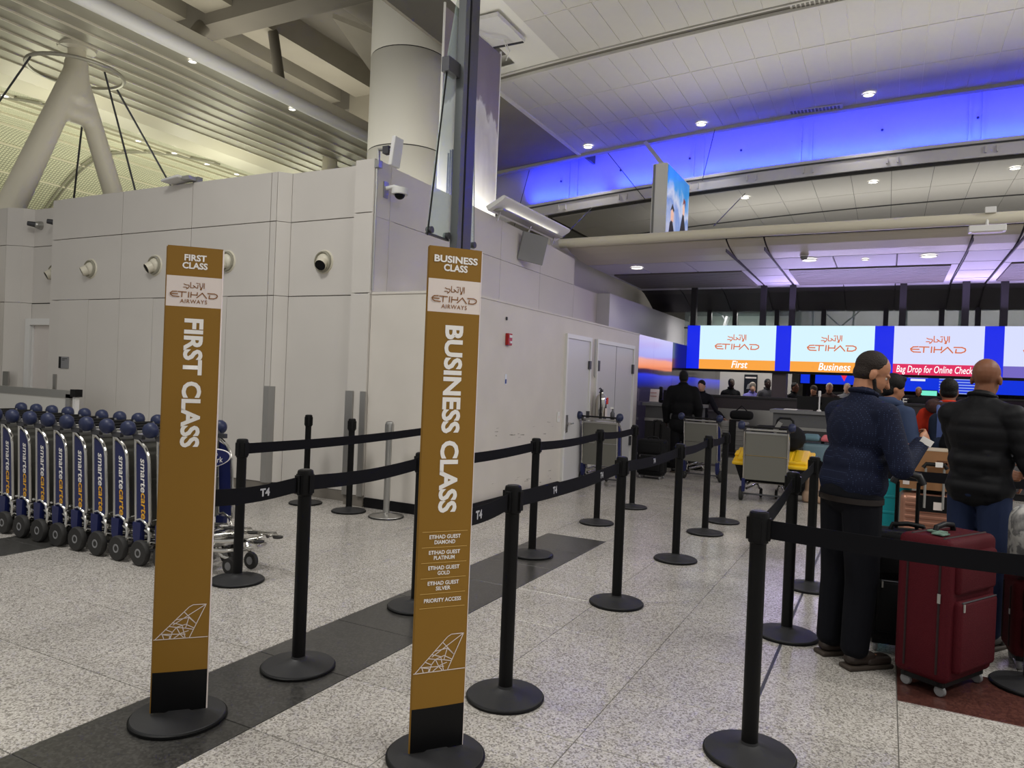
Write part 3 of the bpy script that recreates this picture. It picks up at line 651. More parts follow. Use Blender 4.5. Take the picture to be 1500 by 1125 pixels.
for y, z in ((-.5, .58), (-.18, .58), (.36, .58)):
    MB().cyl((-.09, y, z), (-.03, y, z), .035).build('glass_clamp', M_DKSTEEL, t)
MB().box((-.09, -.36, 2.25), (0, -.14, 2.4)).build('rod_bracket', M_DKSTEEL, t)
MB().box((-.085, -.54, .53), (-.055, -.14, .55)).build('bottom_rail', M_DKSTEEL, t)
# ================================================================== WALL FITTINGS
def vent(x, y, z, dx, lab):
    t = thing('air_jet_nozzle', lab, 'air vent', (x, y, z), 0, 'round air jet nozzles in the white wall'); t.scale = (1.28, 1.28, 1.28)
    MB().lathe([(.075, -.012), (.105, -.012), (.112, 0)], n=28, axis='Y', caps=False).build('flange', M_CREAM, t, True)
    MB().lathe([(.1, -.013), (.095, -.03), (.085, -.034), (.075, -.02)], n=28, axis='Y', caps=False).build('collar', mat('collar_grey', (150,146,130), .5), t, True)
    MB().ell((0, .0, 0), (.08, .06, .08)).build('ball', M_CREAM, t, True)
    d = Vector((dx, -1, -.55)).normalized(); p = d*.04
    MB().cyl(p, d*.1, .06, .05, 20, cap=False).build('nozzle', M_CREAM, t, True)
    MB().cyl(d*.092, d*.094, .05, .05, 20).build('nozzle_mouth_shade', M_BLACKPL, t)  # black disc across the mouth paints the shade inside the nozzle
    for a in (30, 150, 270): MB().cyl((.098*math.cos(math.radians(a)), -.011, .098*math.sin(math.radians(a))), (.098*math.cos(math.radians(a)), -.016, .098*math.sin(math.radians(a))), .006, n=8).build('screw', M_ALU, t)
vent(-5.98, 6.58, 2.79, .35, 'round air nozzle nearest the wall corner, its dark mouth turned right')
vent(-7.45, 6.45, 2.83, -.55, 'round air nozzle just right of the First Class sign')
vent(-8.83, 6.45, 2.83, -.35, 'round air nozzle half hidden by the First Class sign')
vent(-10.23, 6.45, 2.83, -.55, 'round air nozzle left of the First Class sign')
vent(-11.62, 6.75, 2.86, -.4, 'round air nozzle above the recessed white door')
for x, lab in ((-12.02, 'left of two small spot cameras above the recessed door'), (-11.5, 'right of two small spot cameras above the recessed door')):
    t = thing('spot_camera', lab, 'camera', (x, 6.75, 3.62), 0, 'small cameras above the recessed door')
    MB().cyl((0, 0, 0), (0, -.05, 0), .07, .06, 20).build('mount', M_ALU, t, True); MB().ell((0, -.06, .0), (.055, .06, .055)).build('ball', M_ALU, t, True)
    MB().cyl((0, -.09, .0), (-.07, -.17, .01), .045, .035, 16).build('lens_barrel', M_DKSTEEL, t, True)
t = thing('room_sign', 'small grey and black room sign on the wall beside the recessed door', 'sign', (-10.8, 6.449, 1.47))
MB().box((-.10, -.012, -.085), (.13, 0, .085)).build('plate', M_GREY, t); MB().box((-.10, -.014, -.085), (-.045, -.0121, .085)).build('black_band', M_BLACKPL, t)
MB().stroke([(-.02, .055), (.1, .055)], .008, -.0125).stroke([(-.02, .035), (.04, .035)], .008, -.0125).build('text_lines', M_SIGNBLK, t)
t = thing('flood_light', 'flat white LED flood light on an arm above the white wall', 'light', (-8.14, 6.5, 3.9))
MB().rbox((-.42, -.22, .03), (-.08, .02, .07), .018, Matrix.Rotation(math.radians(-6), 4, 'Y')).build('lamp_head', M_WHITE, t, True)
MB().box((-.1, -.16, .0), (.05, -.02, .05)).build('arm', M_ALU, t); MB().box((-.02, -.04, -.02), (.08, .03, .06)).build('mount', M_GREY, t)
t = thing('dome_camera', 'white dome security camera bracketed at the wall corner', 'camera', (-5.15, 6.68, 3.58))
MB().box((0, -.1, -.09), (.015, -.02, .09)).build('wall_plate', M_ALU, t); MB().tube([(.01, -.06, .02), (.1, -.03, .04), (.16, 0, .02)], .022).build('arm', M_WHITE, t, True)
MB().lathe([(.03, .03), (.09, .02), (.095, -.03), (.09, -.05)], (.16, 0, 0), 28).build('housing', M_WHITE, t, True); MB().ell((.16, 0, -.05), (.06, .06, .055)).build('dome', M_BLACK, t, True)
t = thing('panel_antenna', 'white panel antenna on a jointed bracket at the wall corner top', 'antenna', (-5.12, 6.46, 3.8))
MB().box((-.03, -.05, -.02), (.03, .02, .06)).tube([(0, -.02, .05), (.0, -.02, .18), (.16, -.02, .16)], .02).build('bracket', M_ALU, t); MB().box((.08, -.06, .12), (.16, .02, .2)).build('joint', M_DKSTEEL, t)
MB().rbox((.19, -.1, .0), (.24, .06, .32), .012, Matrix.Rotation(math.radians(8), 4, 'Y')).build('panel', M_WHITE, t)
tag(MB().tube([(-5.135, 6.44, 2.42), (-5.135, 6.44, 3.86)], .014).build('corner_conduit', M_ALU), 'thin grey conduit running up the white wall corner', 'pipe')
t = thing('uplight_trough', 'long white uplight trough mounted on top of the receding wall', 'light', (-5.06, 8.9, 3.8))
MB().prism([(-.08, .12), (.2, .26), (.22, .23), (.2, .2), (-.05, .06)], 0, 2.35, 'XZ').build('trough', M_WHITE, t, True)
MB().box((-.04, .1, .075), (.15, 2.2, .1)).build('lamp_tray', M_ALU, t)
for y in (.2, 1.2, 2.1): MB().tube([(0, y, -.05), (.05, y, .1)], .012).build('bracket', M_ALU, t)
MB().cyl((.1, .3, .095), (.1, 2.1, .095), .02, n=8).build('tube_lamp', screen('tube_lamp_glow', (255,250,235), 2.5), t)
t = thing('flat_speaker', 'grey square flat panel on a bracket on the receding wall', 'speaker', (-5.15, 10.25, 3.55))
MB().rbox((.2, -.22, -.2), (.245, .22, .24), .01, Matrix.Rotation(math.radians(12), 4, 'Y') @ Matrix.Rotation(math.radians(-38), 4, 'Z')).build('panel', M_GREY, t)
MB().tube([(0, -.1, 0), (.12, -.06, .02), (.2, 0, .02)], .022).build('bracket', M_DKSTEEL, t); MB().tube([(0, -.15, .25), (.06, -.12, .24), (.12, -.06, .15), (.16, -.02, .05)], .01).build('cable', M_DKSTEEL, t); MB().cyl((0, -.1, 0), (.03, -.1, 0), .05).build('wall_plate', M_DKSTEEL, t)
# ================================================================== STANCHIONS AND BELTS
def make_post(silver=False):
    t = thing('queue_post', 'x', 'stanchion', (0,0,0), 0, 'black queue posts with belts')
    mp, mbse = (M_ALU, M_STEEL) if silver else (M_BLACK, M_BASEBLK)
    MB().lathe([(0, 0), (.18, 0), (.181, .012), (.176, .02), (.09, .032), (.045, .045), (.036, .05), (.034, .06)], n=40).build('base', mbse, t, True)
    MB().lathe([(.181, .001), (.184, .004), (.184, .012), (.18, .015)], n=40).build('base_rim', M_BLACK if not silver else M_RUBBER, t, True)
    MB().cyl((0, 0, .04), (0, 0, .9), .033, n=24).build('pole', mp, t, True)
    MB().lathe([(.034, .87), (.04, .875), (.04, .985), (.037, .997), (.03, 1.0), (0, 1.0)], n=24).build('head', mp, t, True)
    h = t.children[-1]
    for a in range(4):
        c, s_ = math.cos(a*PI/2), math.sin(a*PI/2); m_ = Matrix.Rotation(a*PI/2, 4, 'Z')
        MB().box((.036, -.016, .885), (.047, .016, .975), m_).build('belt_slot', mp, h)
    MB().lathe([(0, 1.0), (.028, 1.0), (.028, 1.002), (0, 1.003)], n=20).build('top_cap', mat('cap_grey', (40,40,42), .4), h)
    return t
P = {'A': (-.445, 3.1), 'A2': (-.49, 4.72), 'A3': (-.47, 5.95), 'B': (-1.54, 3.03), 'B2': (-1.58, 4.72), 'B3': (-1.56, 6.19), 'B4': (-1.6, 7.5), 'B5': (-1.575, 8.26),
     'C': (-2.585, 2.77), 'C2': (-2.65, 3.89), 'C3': (-2.64, 5.59), 'C4': (-2.69, 7.27), 'C5': (-2.69, 8.47), 'D': (-4.0, 3.65), 'E1': (-5.77, 6.2), 'E2': (-5.09, 6.13), 'R': (.72, 4.62), 'R2': (.98, 3.12), 'R3': (1.25, 6.1)}
LBL = {'A': 'nearest black queue post in front of the man in the blue shirt', 'A2': 'black queue post at the left foot of the man in the blue shirt', 'A3': 'black queue post half hidden behind the blue shirted man',
 'B': 'black queue post right beside the Business Class sign', 'B2': 'second black queue post beyond the Business Class sign', 'B3': 'third black queue post beyond the Business Class sign', 'B4': 'fourth black queue post beyond the Business Class sign', 'B5': 'farthest black queue post before the luggage cart with yellow tote',
 'C': 'black queue post standing on the dark strip beside the First Class sign', 'C2': 'black queue post on the dark strip hidden behind the Business Class sign', 'C3': 'black queue post near the far end of the dark strip', 'C4': 'black queue post in front of the cart by the white doors', 'C5': 'farthest black queue post beside the white double door',
 'D': 'black queue post in front of the row of luggage carts', 'E1': 'black belt post by the white wall, left of two', 'E2': 'black belt post by the white wall, right of two', 'R': 'queue post at the right edge beside the red suitcases', 'R2': 'queue post at the right end of the nearest belt', 'R3': 'queue post right of the cardboard box, behind the bald man'}
post0 = make_post(); first = True
for k, (x, y) in P.items():
    o = post0 if first else copy_tree(post0); first = False
    o.location = (x, y, 0); o['label'] = LBL[k]; o.rotation_euler = (0, 0, 0)
sp_ = make_post(True); sp_.location = (-4.6, 6.14, 0); sp_['label'] = 'silver metal queue post with silver base by the white block'; sp_['group'] = 'silver queue posts'
def belt(a, b, lab, za=.93, zb=.93, t4=None, w=.075, parent_end=True):
    a, b = Vector((a[0], a[1], 0)), Vector((b[0], b[1], 0)); d = (b-a).normalized(); L = (b-a).length
    o = thing('queue_belt', lab, 'belt', (a.x, a.y, 0), math.atan2(d.y, d.x), 'black belts between queue posts')
    n = 10; mb = MB(); vv = []
    for i in range(n+1):
        x = .045+(L-.09)*i/n; z = za+(zb-za)*i/n - .018*math.sin(PI*i/n)
        vv += [(x, -.0015, z-w/2), (x, .0015, z-w/2), (x, .0015, z+w/2), (x, -.0015, z+w/2)]
    mb.add(vv, [(4*i+p, 4*i+q_, 4*i+4+q_, 4*i+4+p) for i in range(n) for p, q_ in ((0,1),(1,2),(2,3),(3,0))] + [(0,3,2,1), (4*n,4*n+1,4*n+2,4*n+3)])
    mb.build('webbing', M_BELT, o)
    MB().box((L-.06, -.012, zb-w/2-.008), (L-.036, .012, zb+w/2+.008)).build('belt_clip', M_BLACKPL, o)
    for f in (t4 or []):
        x = L*f; z = za+(zb-za)*f - .018*math.sin(PI*f)
        text('belt_lettering', 'T4', .05, mat('belt_print', (170,170,175), .6), o, front(x, -.003, z), bold=.002)
    return o
belt(P['A'], P['R2'], 'nearest black belt crossing in front of the red suitcase')
belt(P['A'], P['A2'], 'black belt from the nearest post back to the post by his foot')
belt(P['A2'], P['A3'], 'black belt behind the blue shirted man along the floor joint')
belt(P['A3'], P['R3'], 'black belt crossing in front of the cardboard box')
SB, SF = (-1.52, 2.41), (-2.618, 2.10)
belt(SB, P['B'], 'short belt from the Business Class sign to its first post', t4=[.45])
belt(P['B'], P['B2'], 'belt from the post beside Business Class to the second post', t4=[.3, .75])
belt(P['B2'], P['B3'], 'belt between second and third posts of the Business lane', t4=[.5])
belt(P['B3'], P['B4'], 'belt between third and fourth posts of the Business lane')
belt(P['B4'], P['B5'], 'last belt of the Business lane by the luggage carts')
belt(SF, P['C'], 'short belt from the First Class sign to its first post', t4=[.62])
belt(P['C'], P['C2'], 'belt from the dark strip post to behind the Business sign')
belt(P['C2'], P['C3'], 'belt from behind the Business sign to the strip end post')
belt(P['C3'], P['C4'], 'belt from the strip end post toward the white doors')
belt(P['C4'], P['C5'], 'last belt of the First lane beside the double door')
belt(P['D'], (-4.2, 6.40), 'long belt from the carts post to the white block')
# ================================================================== LANE SIGNS
AR = [[(.02,.72),(.10,.60),(.24,.58),(.27,.42),(.21,.12),(.14,.0)], [(.0,.24),(.12,.25),(.19,.1)], [(.33,1.0),(.33,.22),(.46,.22),(.53,.42),(.45,.56)], [(.45,.56),(.60,.24),(.66,.22),(.67,.68)], [(.60,.92),(.63,.92)], [(.66,.92),(.69,.92)], [(.75,.95),(.77,.5),(.82,.25),(.785,.02),(.84,.02),(.855,.28),(.895,.5),(.895,.97)], [(.965,.97),(.96,.2)]]
ET = [[(.14,.97),(.05,.93),(.005,.6),(.02,.3),(.06,.08),(.19,.05)], [(.03,.53),(.16,.53)], [(.165,.95),(.34,.93)], [(.25,.93),(.245,.03)], [(.39,.97),(.385,.03)], [(.44,.97),(.435,.03)], [(.435,.52),(.565,.52)], [(.57,.97),(.565,.45)], [(.56,.02),(.675,.93),(.77,.02)], [(.79,.93),(.93,.93),(.985,.75),(.995,.5),(.98,.25),(.92,.04),(.82,.04),(.83,.6)]]
def logo(parent, cx, zc, w, y, m, wa=.45, sw=.016):
    """Arabic word over the latin word, centred on cx; zc is the gap line between them"""
    mb = MB(); aw, ah = w*wa, w*.155
    for s_ in AR: mb.stroke([(cx-aw/2+p*aw, zc+w*.035+q_*ah) for p, q_ in s_], w*sw, y)
    mb.build('arabic_lettering', m, parent); mb = MB(); eh = w*.125
    for s_ in ET: mb.stroke([(cx-w/2+p*w, zc-w*.03-eh+q_*eh) for p, q_ in s_], w*sw*1.3, y)
    mb.build('latin_lettering', m, parent)
TAIL = [[(0,.0),(.66,.94),(.74,1.0),(1.0,1.0),(.68,.0)], [(-.02,0),(1.05,0)], [(.56,.8),(.81,.42)], [(1.0,1.0),(.35,.42)], [(.41,.57),(.66,.62),(.81,.42)], [(.66,.62),(.60,.3),(.76,.25)], [(.35,.48),(.53,.4),(.6,.0)], [(.28,.38),(.42,.34),(.6,.42),(.76,.3)], [(.2,.3),(.34,.2),(.42,.34),(.6,.3)], [(.1,.16),(.3,.1),(.28,0)], [(.34,.2),(.3,0)], [(.42,.34),(.5,.12),(.58,0)], [(.36,0),(.52,.16),(.66,.22)], [(.13,.2),(.18,0)], [(.1,.16),(.6,.12)]]
def lane_sign(name, label, loc, rz, header, vert, vspan, extra):
    t = thing(name, label, 'sign', (*loc, 0), rz, 'gold lane signs'); W = .1075; yf = -.006
    MB().lathe([(0, 0), (.19, 0), (.191, .014), (.186, .022), (.06, .03), (.04, .04)], n=48).build('base', M_BASEBLK, t, True)
    MB().lathe([(.191, .001), (.195, .005), (.195, .014), (.19, .018)], n=48).build('base_rim', M_BLACK, t, True)
    def face(z0, z1, m, nm):
        mb = MB(); N = 12; vv = []
        for i in range(N+1):
            x = -W+2*W*i/N; yb = yf-.0025*math.cos(PI*(i/N-.5))
            vv += [(x, yb, z0), (x, yb, z1), (x, yb+.004, z0), (x, yb+.004, z1)]
        mb.add(vv, [(4*i, 4*i+4, 4*i+5, 4*i+1) for i in range(N)] + [(4*i+2, 4*i+3, 4*i+7, 4*i+6) for i in range(N)] + [(4*i, 4*i+2, 4*i+6, 4*i+4) for i in range(N)] + [(4*i+1, 4*i+5, 4*i+7, 4*i+3) for i in range(N)])
        return mb.build(nm, m, t, True)
    g0 = face(1.875, 2.0, M_GOLD, 'header_panel'); w0 = face(1.747, 1.875, M_SIGNW, 'logo_panel'); g1 = face(.205, 1.747, M_GOLD, 'gold_panel'); face(.035, .205, M_SIGNBLK, 'black_panel')
    for s_ in (-1, 1):                                               # white folded edges of the sleeve
        MB().prism([(s_*W, yf-.001), (s_*(W+.004), yf+.003), (s_*(W+.005), 0), (s_*(W+.002), .009), (s_*(W-.004), .009), (s_*(W-.001), 0)], .035, 1.995, 'XY').build('sleeve_edge', M_SIGNW if s_ > 0 else M_GOLD, t)
    MB().box((-W, .005, .035), (W, .009, 2.0)).build('back_sheet', M_GOLD, t)
    MB().box((-.03, -.003, .02), (.03, .004, 1.97)).build('inner_pole', M_BLACK, t)
    yt = yf-.0036
    text('header_lettering', header[0], .036, M_WTXT, g0, front(0, yt, 1.952), width=header[1], bold=.0012)
    text('header_lettering', 'CLASS', .036, M_WTXT, g0, front(0, yt, 1.919), width=.098, bold=.0012)
    logo(w0, 0, 1.815, .185, yt, M_LOGO)
    text('airways_lettering', 'AIRWAYS', .0225, M_LOGO, w0, front(0, yt, 1.769), width=.105, bold=.0002, spacing=1.15)
    text('vertical_lettering', vert, .098, M_WTXT, g1, front_down(.0, yt, (vspan[0]+vspan[1])/2), width=abs(vspan[0]-vspan[1]), bold=.0035)
    z0, z1 = .345, .485; x0, x1 = -W+.006, W-.014
    mb = MB()
    for s_ in TAIL: mb.stroke([(x0+p*(x1-x0), z0+q_*(z1-z0)) for p, q_ in s_], .0032, yt)
    mb.build('tail_emblem', M_SIGNW, g1)
    if extra:
        zs = [.893, .832, .772, .712, .652, .596]
        for z in zs: MB().stroke([(-.092, z), (.092, z)], .0018, yt).build('divider_line', mat('divider_gold', (214,176,104), .5), g1)
        for (a, b_), z in zip((('ETIHAD GUEST', 'DIAMOND'), ('ETIHAD GUEST', 'PLATINUM'), ('ETIHAD GUEST', 'GOLD'), ('ETIHAD GUEST', 'SILVER')), zs):
            text('tier_lettering', a, .021, M_WTXT, g1, front(0, yt, z-.021), width=.128, bold=.0005)
            text('tier_lettering', b_, .021, M_WTXT, g1, front(0, yt, z-.042), width={'GOLD': .05, 'SILVER': .06}.get(b_, .085), bold=.0005)
        text('tier_lettering', 'PRIORITY ACCESS', .021, M_WTXT, g1, front(0, yt, .624), width=.152, bold=.0005)
    return t
lane_sign('first_class_sign', 'tall gold First Class lane sign on a round black base', SF, math.radians(46), ('FIRST', .086), 'FIRST CLASS', (1.70, 1.156), False)
lane_sign('business_class_sign', 'tall gold Business Class lane sign listing guest tiers', SB, math.radians(51), ('BUSINESS', .178), 'BUSINESS CLASS', (1.70, .968), True)
# ================================================================== LUGGAGE CARTS
def make_cart(lettered=True):
    t = thing('luggage_cart', 'x', 'luggage cart', (0,0,0), 0, 'silver luggage carts')
    hw = .27
    for s_ in (-1, 1):
        x = s_*hw
        fr = MB().tube([(x, .06, .2), (x, .04, .34), (x, .0, .97)], .0125, 8).tube([(x, .005, .93), (x, .05, .915), (x, .11, .875), (x, .15, .82), (x, .165, .76), (x, .2, .34), (x, .2, .3)], .0125, 8).build('side_frame', M_CHROME, t, True)
        p = MB().prism([(.05, .32), (.193, .32), (.158, .76), (.142, .82), (.1, .868), (.012, .9)], x-.004, x+.004, 'YZ').build('side_panel', M_BLUE, fr)
        if lettered and s_ == 1:
            # white and yellow lettering running down the panel, on its outer face
            for body, m, z, wd in (('smarte', M_WTXT, .665, .255), ('carte', M_YTXT, .44, .195)):
                me_m = Matrix.Translation((x+.006, .118-(z-.55)*.085, z)) @ Matrix(((0,0,1,0),(1,0,0,0),(0,1,0,0),(0,0,0,1))) @ Matrix.Rotation(math.radians(-90+4), 4, 'Z')
                text('side_lettering', body, .088, m, p, me_m, width=wd, bold=.0015, shear=.2)
        MB().tube([(x, .05, .32), (x, .1, .335), (x, .17, .30), (x, .2, .22), (x+.01*s_, .2, .14)], .0125, 8).build('wheel_fork', M_CHROME, t, True)
        MB().prism([(.03, .31), (.12, .31), (.115, .16), (.06, .13), (.035, .2)], x-.02, x+.02, 'YZ').build('brake_housing', M_BLUE, t)
        w = MB().lathe([(.045, -.022), (.088, -.022), (.095, -.012), (.095, .012), (.088, .022), (.045, .022)], (x+.035*s_, .15, .095), 24, 'X').build('wheel', M_RUBBER, t, True)
        MB().lathe([(0, -.018), (.03, -.024), (.046, -.015), (.06, -.02), (.062, -.02), (.062, .02), (.046, .015), (.03, .024), (0, .018)], (x+.035*s_, .15, .095), 20, 'X').build('hub', M_GREY, w, True)
        kx = x+.03*s_
        kn = MB().lathe([(0, -.045), (.028, -.043), (.048, -.032), (.058, -.012), (.058, .012), (.048, .034), (.028, .045), (0, .047)], (kx+.012*s_, -.03, 1.01), 20, 'X').build('end_knob', M_KNOB, t, True)
        MB().cyl((x, 0, .955), (x, -.03, 1.0), .022, n=10).box((x-.015, -.01, .93), (x+.015, .09, .965)).build('knob_bracket', M_DKSTEEL, t)
    MB().tube([(-hw, -.0, .96), (hw, -.0, .96)], .015, 10).build('handle_bar', M_ALU, t, True)
    MB().tube([(-hw, -.03, 1.0), (hw, -.03, 1.0)], .012, 8).build('brake_bar', M_BLACKPL, t, True)
    MB().box((-hw+.012, .02, .62), (hw-.012, .028, .925), Matrix.Rotation(0, 4, 'X')).build('back_panel', mat('cart_panel_grey', (120,119,112), .45, metal=.4), t)
    MB().box((-hw+.012, .032, .30), (hw-.012, .04, .615)).build('lower_panel', MATS['cart_panel_grey'], t)
    for k in range(4): MB().box((-hw+.02, .03, .38+k*.005), (-hw+.02, .03, .38+k*.005)) if False else None
    MB().box((-hw+.012, .012, .905), (hw-.012, .035, .93)).build('panel_rim', M_ALU, t)
    # platform
    for s_ in (-1, 1):
        MB().tube([(s_*.25, .12, .25), (s_*.235, .2, .22), (s_*.17, .64, .26), (s_*.13, .8, .285), (s_*.03, .83, .29)], .016, 10).build('platform_rail', M_CHROME, t, True)
        MB().tube([(s_*.24, .18, .16), (s_*.16, .6, .185), (s_*.12, .71, .2), (s_*.02, .73, .2)], .016, 10).build('lower_rail', M_CHROME, t, True)
        MB().tube([(s_*.14, .5, .19), (s_*.12, .55, .13), (s_*.1, .59, .12)], .013, 8).build('caster_arm', M_CHROME, t, True)
        w = MB().lathe([(.02, -.016), (.058, -.016), (.064, -.008), (.064, .008), (.058, .016), (.02, .016)], (s_*.1, .6, .064), 20, 'X').build('caster', M_RUBBER, t, True)
        MB().lathe([(0, -.018), (.03, -.018), (.03, .018), (0, .018)], (s_*.1, .6, .064), 14, 'X').build('hub', M_GREY, w)
        MB().lathe([(0, 0), (.035, 0), (.038, .012), (0, .016)], (s_*.09, .87, .27), 16).build('bumper_pad', M_RUBBER, t, True)
        MB().tube([(s_*.06, .82, .29), (s_*.09, .87, .29)], .01, 6).build('bumper_stem', M_CHROME, t)
    for y, w_ in ((.3, .21), (.45, .19), (.62, .165)):
        MB().tube([(-w_, y, .235), (w_, y, .235)], .011, 8).build('cross_bar', M_CHROME, t)
    MB().tube([(-.27, .15, .095), (.27, .15, .095)], .012, 8).build('axle', M_DKSTEEL, t)
    return t
cart0 = make_cart()
ordl = ['frontmost', 'second', 'third', 'fourth', 'fifth', 'sixth', 'seventh', 'eighth', 'ninth', 'tenth', 'eleventh', 'twelfth']
for k in range(12):
    c = cart0 if k == 0 else copy_tree(cart0)
    c.location = (-4.77-.255*k, 3.83, 0); c.rotation_euler = (0, 0, -PI/2)
    c['label'] = 'frontmost luggage cart of the nested row, with the oval welcome sign' if k == 0 else f'{ordl[k]} luggage cart from the front of the nested row'
    c['group'] = 'nested luggage carts with blue side panels'
    if k == 0: ROWCART = c
# oval plate on the front cart (copied after, so the others have none)
ov = MB().lathe([(0, .045), (.13, .045), (.14, .04), (.14, .035), (0, .034)], n=36, axis='Y').build('oval_border', M_WTXT, ROWCART)
ov.scale = (1.6, 1, .54); ov.location = (0, .17, .80)
o2 = MB().lathe([(0, .047), (.127, .047), (.127, .046)], n=36, axis='Y').build('oval_plate', M_BLUE, ov)
BACK = Matrix(((-1,0,0,0),(0,0,1,0),(0,1,0,0),(0,0,0,1)))
for s_, z, sz in (('Welcome to', .05, .05), ('New York', -.035, .08)):
    text('oval_lettering', s_, sz, M_WTXT, ov, Matrix.Translation((0, .049, z)) @ Matrix.Diagonal((1, 1, 1.5, 1)) @ BACK, width=.11 if sz < .06 else .165)
check = [((-3.66, 9.86, 0), math.radians(-2), 'luggage cart by the white doors under the fire extinguisher'), ((-2.6, 11.55, 0), math.radians(-8), 'empty luggage cart beside the standing man in dark clothes'), ((-1.38, 9.92, 0), math.radians(2), 'luggage cart carrying the yellow lidded black tote')]
cart1 = make_cart(False)
for i, (l, rz, lab) in enumerate(check):
    c = cart1 if i == 0 else copy_tree(cart1); c.location = l; c.rotation_euler = (0, 0, rz); c['label'] = lab; c['group'] = 'luggage carts by the check-in desks'
# white glass-framed barrier behind the carts
t = thing('barrier_frame', 'white framed barrier panel standing behind the row of carts', 'barrier', (-9.6, 5.9, 0))
MB().box((-2.4, -.02, .45), (-.1, .02, 1.0)).build('panel', mat('barrier_white', (205,203,198), .4), t); MB().box((-2.4, -.03, 1.0), (-.06, .03, 1.1)).box((-2.4, -.03, .38), (-.06, .03, .45)).box((-.16, -.03, .1), (-.06, .03, 1.05)).build('frame', M_ALU, t); MB().box((-2.3, -.03, .05), (-2.2, .03, .5)).build('foot', M_ALU, t)
MB().box((0, -.03, .0), (.05, .03, 1.08)).build('end_post', M_WHITE, t); MB().box((-.03, -.05, 1.02), (.08, .05, 1.12)).build('post_cap', M_BLACKPL, t)
# ================================================================== CHECK-IN
board = thing('display_board', 'long glowing LED display board above the check-in desks', 'display board', (0, 16.1, 0))
MB().box((-4.0, .03, 1.86), (8.5, .22, 2.84)).build('housing', M_BLACKPL, board)
MB().box((-4.0, -.01, 1.84), (8.5, .22, 1.89)).build('lower_edge', M_BLACKPL, board)
S_BLUE = screen('led_blue', (6,34,232), 1.0); S_WHITE = screen('led_white', (214,244,255), 1.0); S_WHITE2 = screen('led_white_lilac', (216,222,255), 1.0); S_OR = screen('led_orange', (250,164,62), 1.0); S_RED = screen('led_crimson', (222,34,92), 1.0); S_LIL = screen('led_lilac', (112,98,190), 1.0); S_TX = screen('led_text_white', (255,255,255), 1.1); S_LOGO = screen('led_logo', (214,112,66), 1.0)
scr = [(-3.72, -2.13, S_WHITE, S_OR, 'First', 'white LED screen captioned First'), (-1.83, -.27, S_WHITE, S_OR, 'Business', 'white LED screen captioned Business'), (.07, 1.57, S_WHITE2, S_RED, 'Bag Drop for Online Check-in', 'white LED screen captioned Bag Drop for Online Check-in'), (1.88, 3.4, S_WHITE2, S_LIL, '', 'white LED screen with a lilac caption strip')]
px = -4.0
for x0, x1, sw, sc_, cap, lab in scr:
    MB().box((px, 0, 1.89), (x0, .03, 2.84)).build('blue_screen', S_BLUE, board)
    s_ = MB().box((x0, 0, 2.1), (x1, .03, 2.84)).build('lane_screen', sw, board); s_['label'] = lab
    MB().box((x0, 0, 1.89), (x1, .03, 2.1)).build('caption_strip', sc_, s_)
    logo(s_, (x0+x1)/2, 2.47, .92, -.004, S_LOGO, wa=.43, sw=.019)
    if cap: text('caption_lettering', cap, .215 if len(cap) < 10 else .19, S_TX, s_, front((x0+x1)/2+(.06 if len(cap) < 10 else 0), -.004, 1.995), width={'First': .34, 'Business': .6}.get(cap, 1.38), bold=.003 if len(cap) < 10 else .0012, shear=.2)
    px = x1
MB().box((px, 0, 1.89), (8.4, .03, 2.84)).build('blue_screen', S_BLUE, board)
for x in (-3.94, -2.45, -1.86, .2, 1.26, 1.88, 4.5): MB().box((x-.06, .2, 2.84), (x+.06, .32, 3.75)).build('hanger_post', M_DKGREY, board)
for x, lab in ((-2.05, 'wide brown-grey pillar under the left end of the display board'), (3.9, 'wide brown-grey pillar under the right of the display board')):
    tag(MB().box((x-.14, 16.2, 0), (x+.14, 16.55, 1.84)).box((x-.17, 16.18, 0), (x+.17, 16.57, .15)).build('board_pillar', mat('pillar_brown', (96,86,88), .5)), lab, 'pillar')
# clerestory frame behind the board
clr = thing('clerestory_frame', 'dark mullioned glazing with cross braces above the display board', 'window', (0, 17.75, 0))
for x in (-3.9, -3.3, -2.35, -1.35, -.1, .95, 1.6, 2.6, 3.8): MB().box((x-.05, 0, 2.0), (x+.05, .1, 3.4)).build('mullion', M_DKGREY, clr)
for x in (-1.6, -.75, .3, 1.3): MB().box((x-.02, .3, 2.0), (x+.02, .34, 3.4)).build('pale_mullion', M_GREY, clr)
MB().box((-4.5, .0, 2.9), (8, .03, 2.94)).build('rail', M_GREY, clr)
MB().tube([(-1.4, .2, 2.6), (-.6, .2, 3.35)], .015, 6).build('brace', M_GREY, clr); MB().tube([(-1.4, .2, 3.35), (-.6, .2, 2.6)], .015, 6).build('brace', M_GREY, clr)
MB().box((-4.5, .05, 2.0), (8, .06, 3.35)).build('pane', M_GLASS, clr)
t = thing('wall_monitor', 'small tilted grey monitor on an arm seen above the First screen', 'monitor', (-3.95, 18.6, 3.2)); MB().box((.25,-.05,-.2),(.3,.25,.15), Matrix.Rotation(.25, 4, 'Y')).build('screen', M_GREY, t); MB().tube([(0,0,.2),(.15,0,.15),(.25,0,0)],.02).build('arm', M_DKSTEEL, t)
struct(MB().box((-4.9, 19.8, 0), (-2.2, 19.9, 3.4)).build('wall_passage', mat('passage_wall', (196,190,184), .6)))
struct(MB().box((-2.2, 21.5, 2.4), (8.5, 21.6, 4.4)).build('wall_behind', M_GREY))
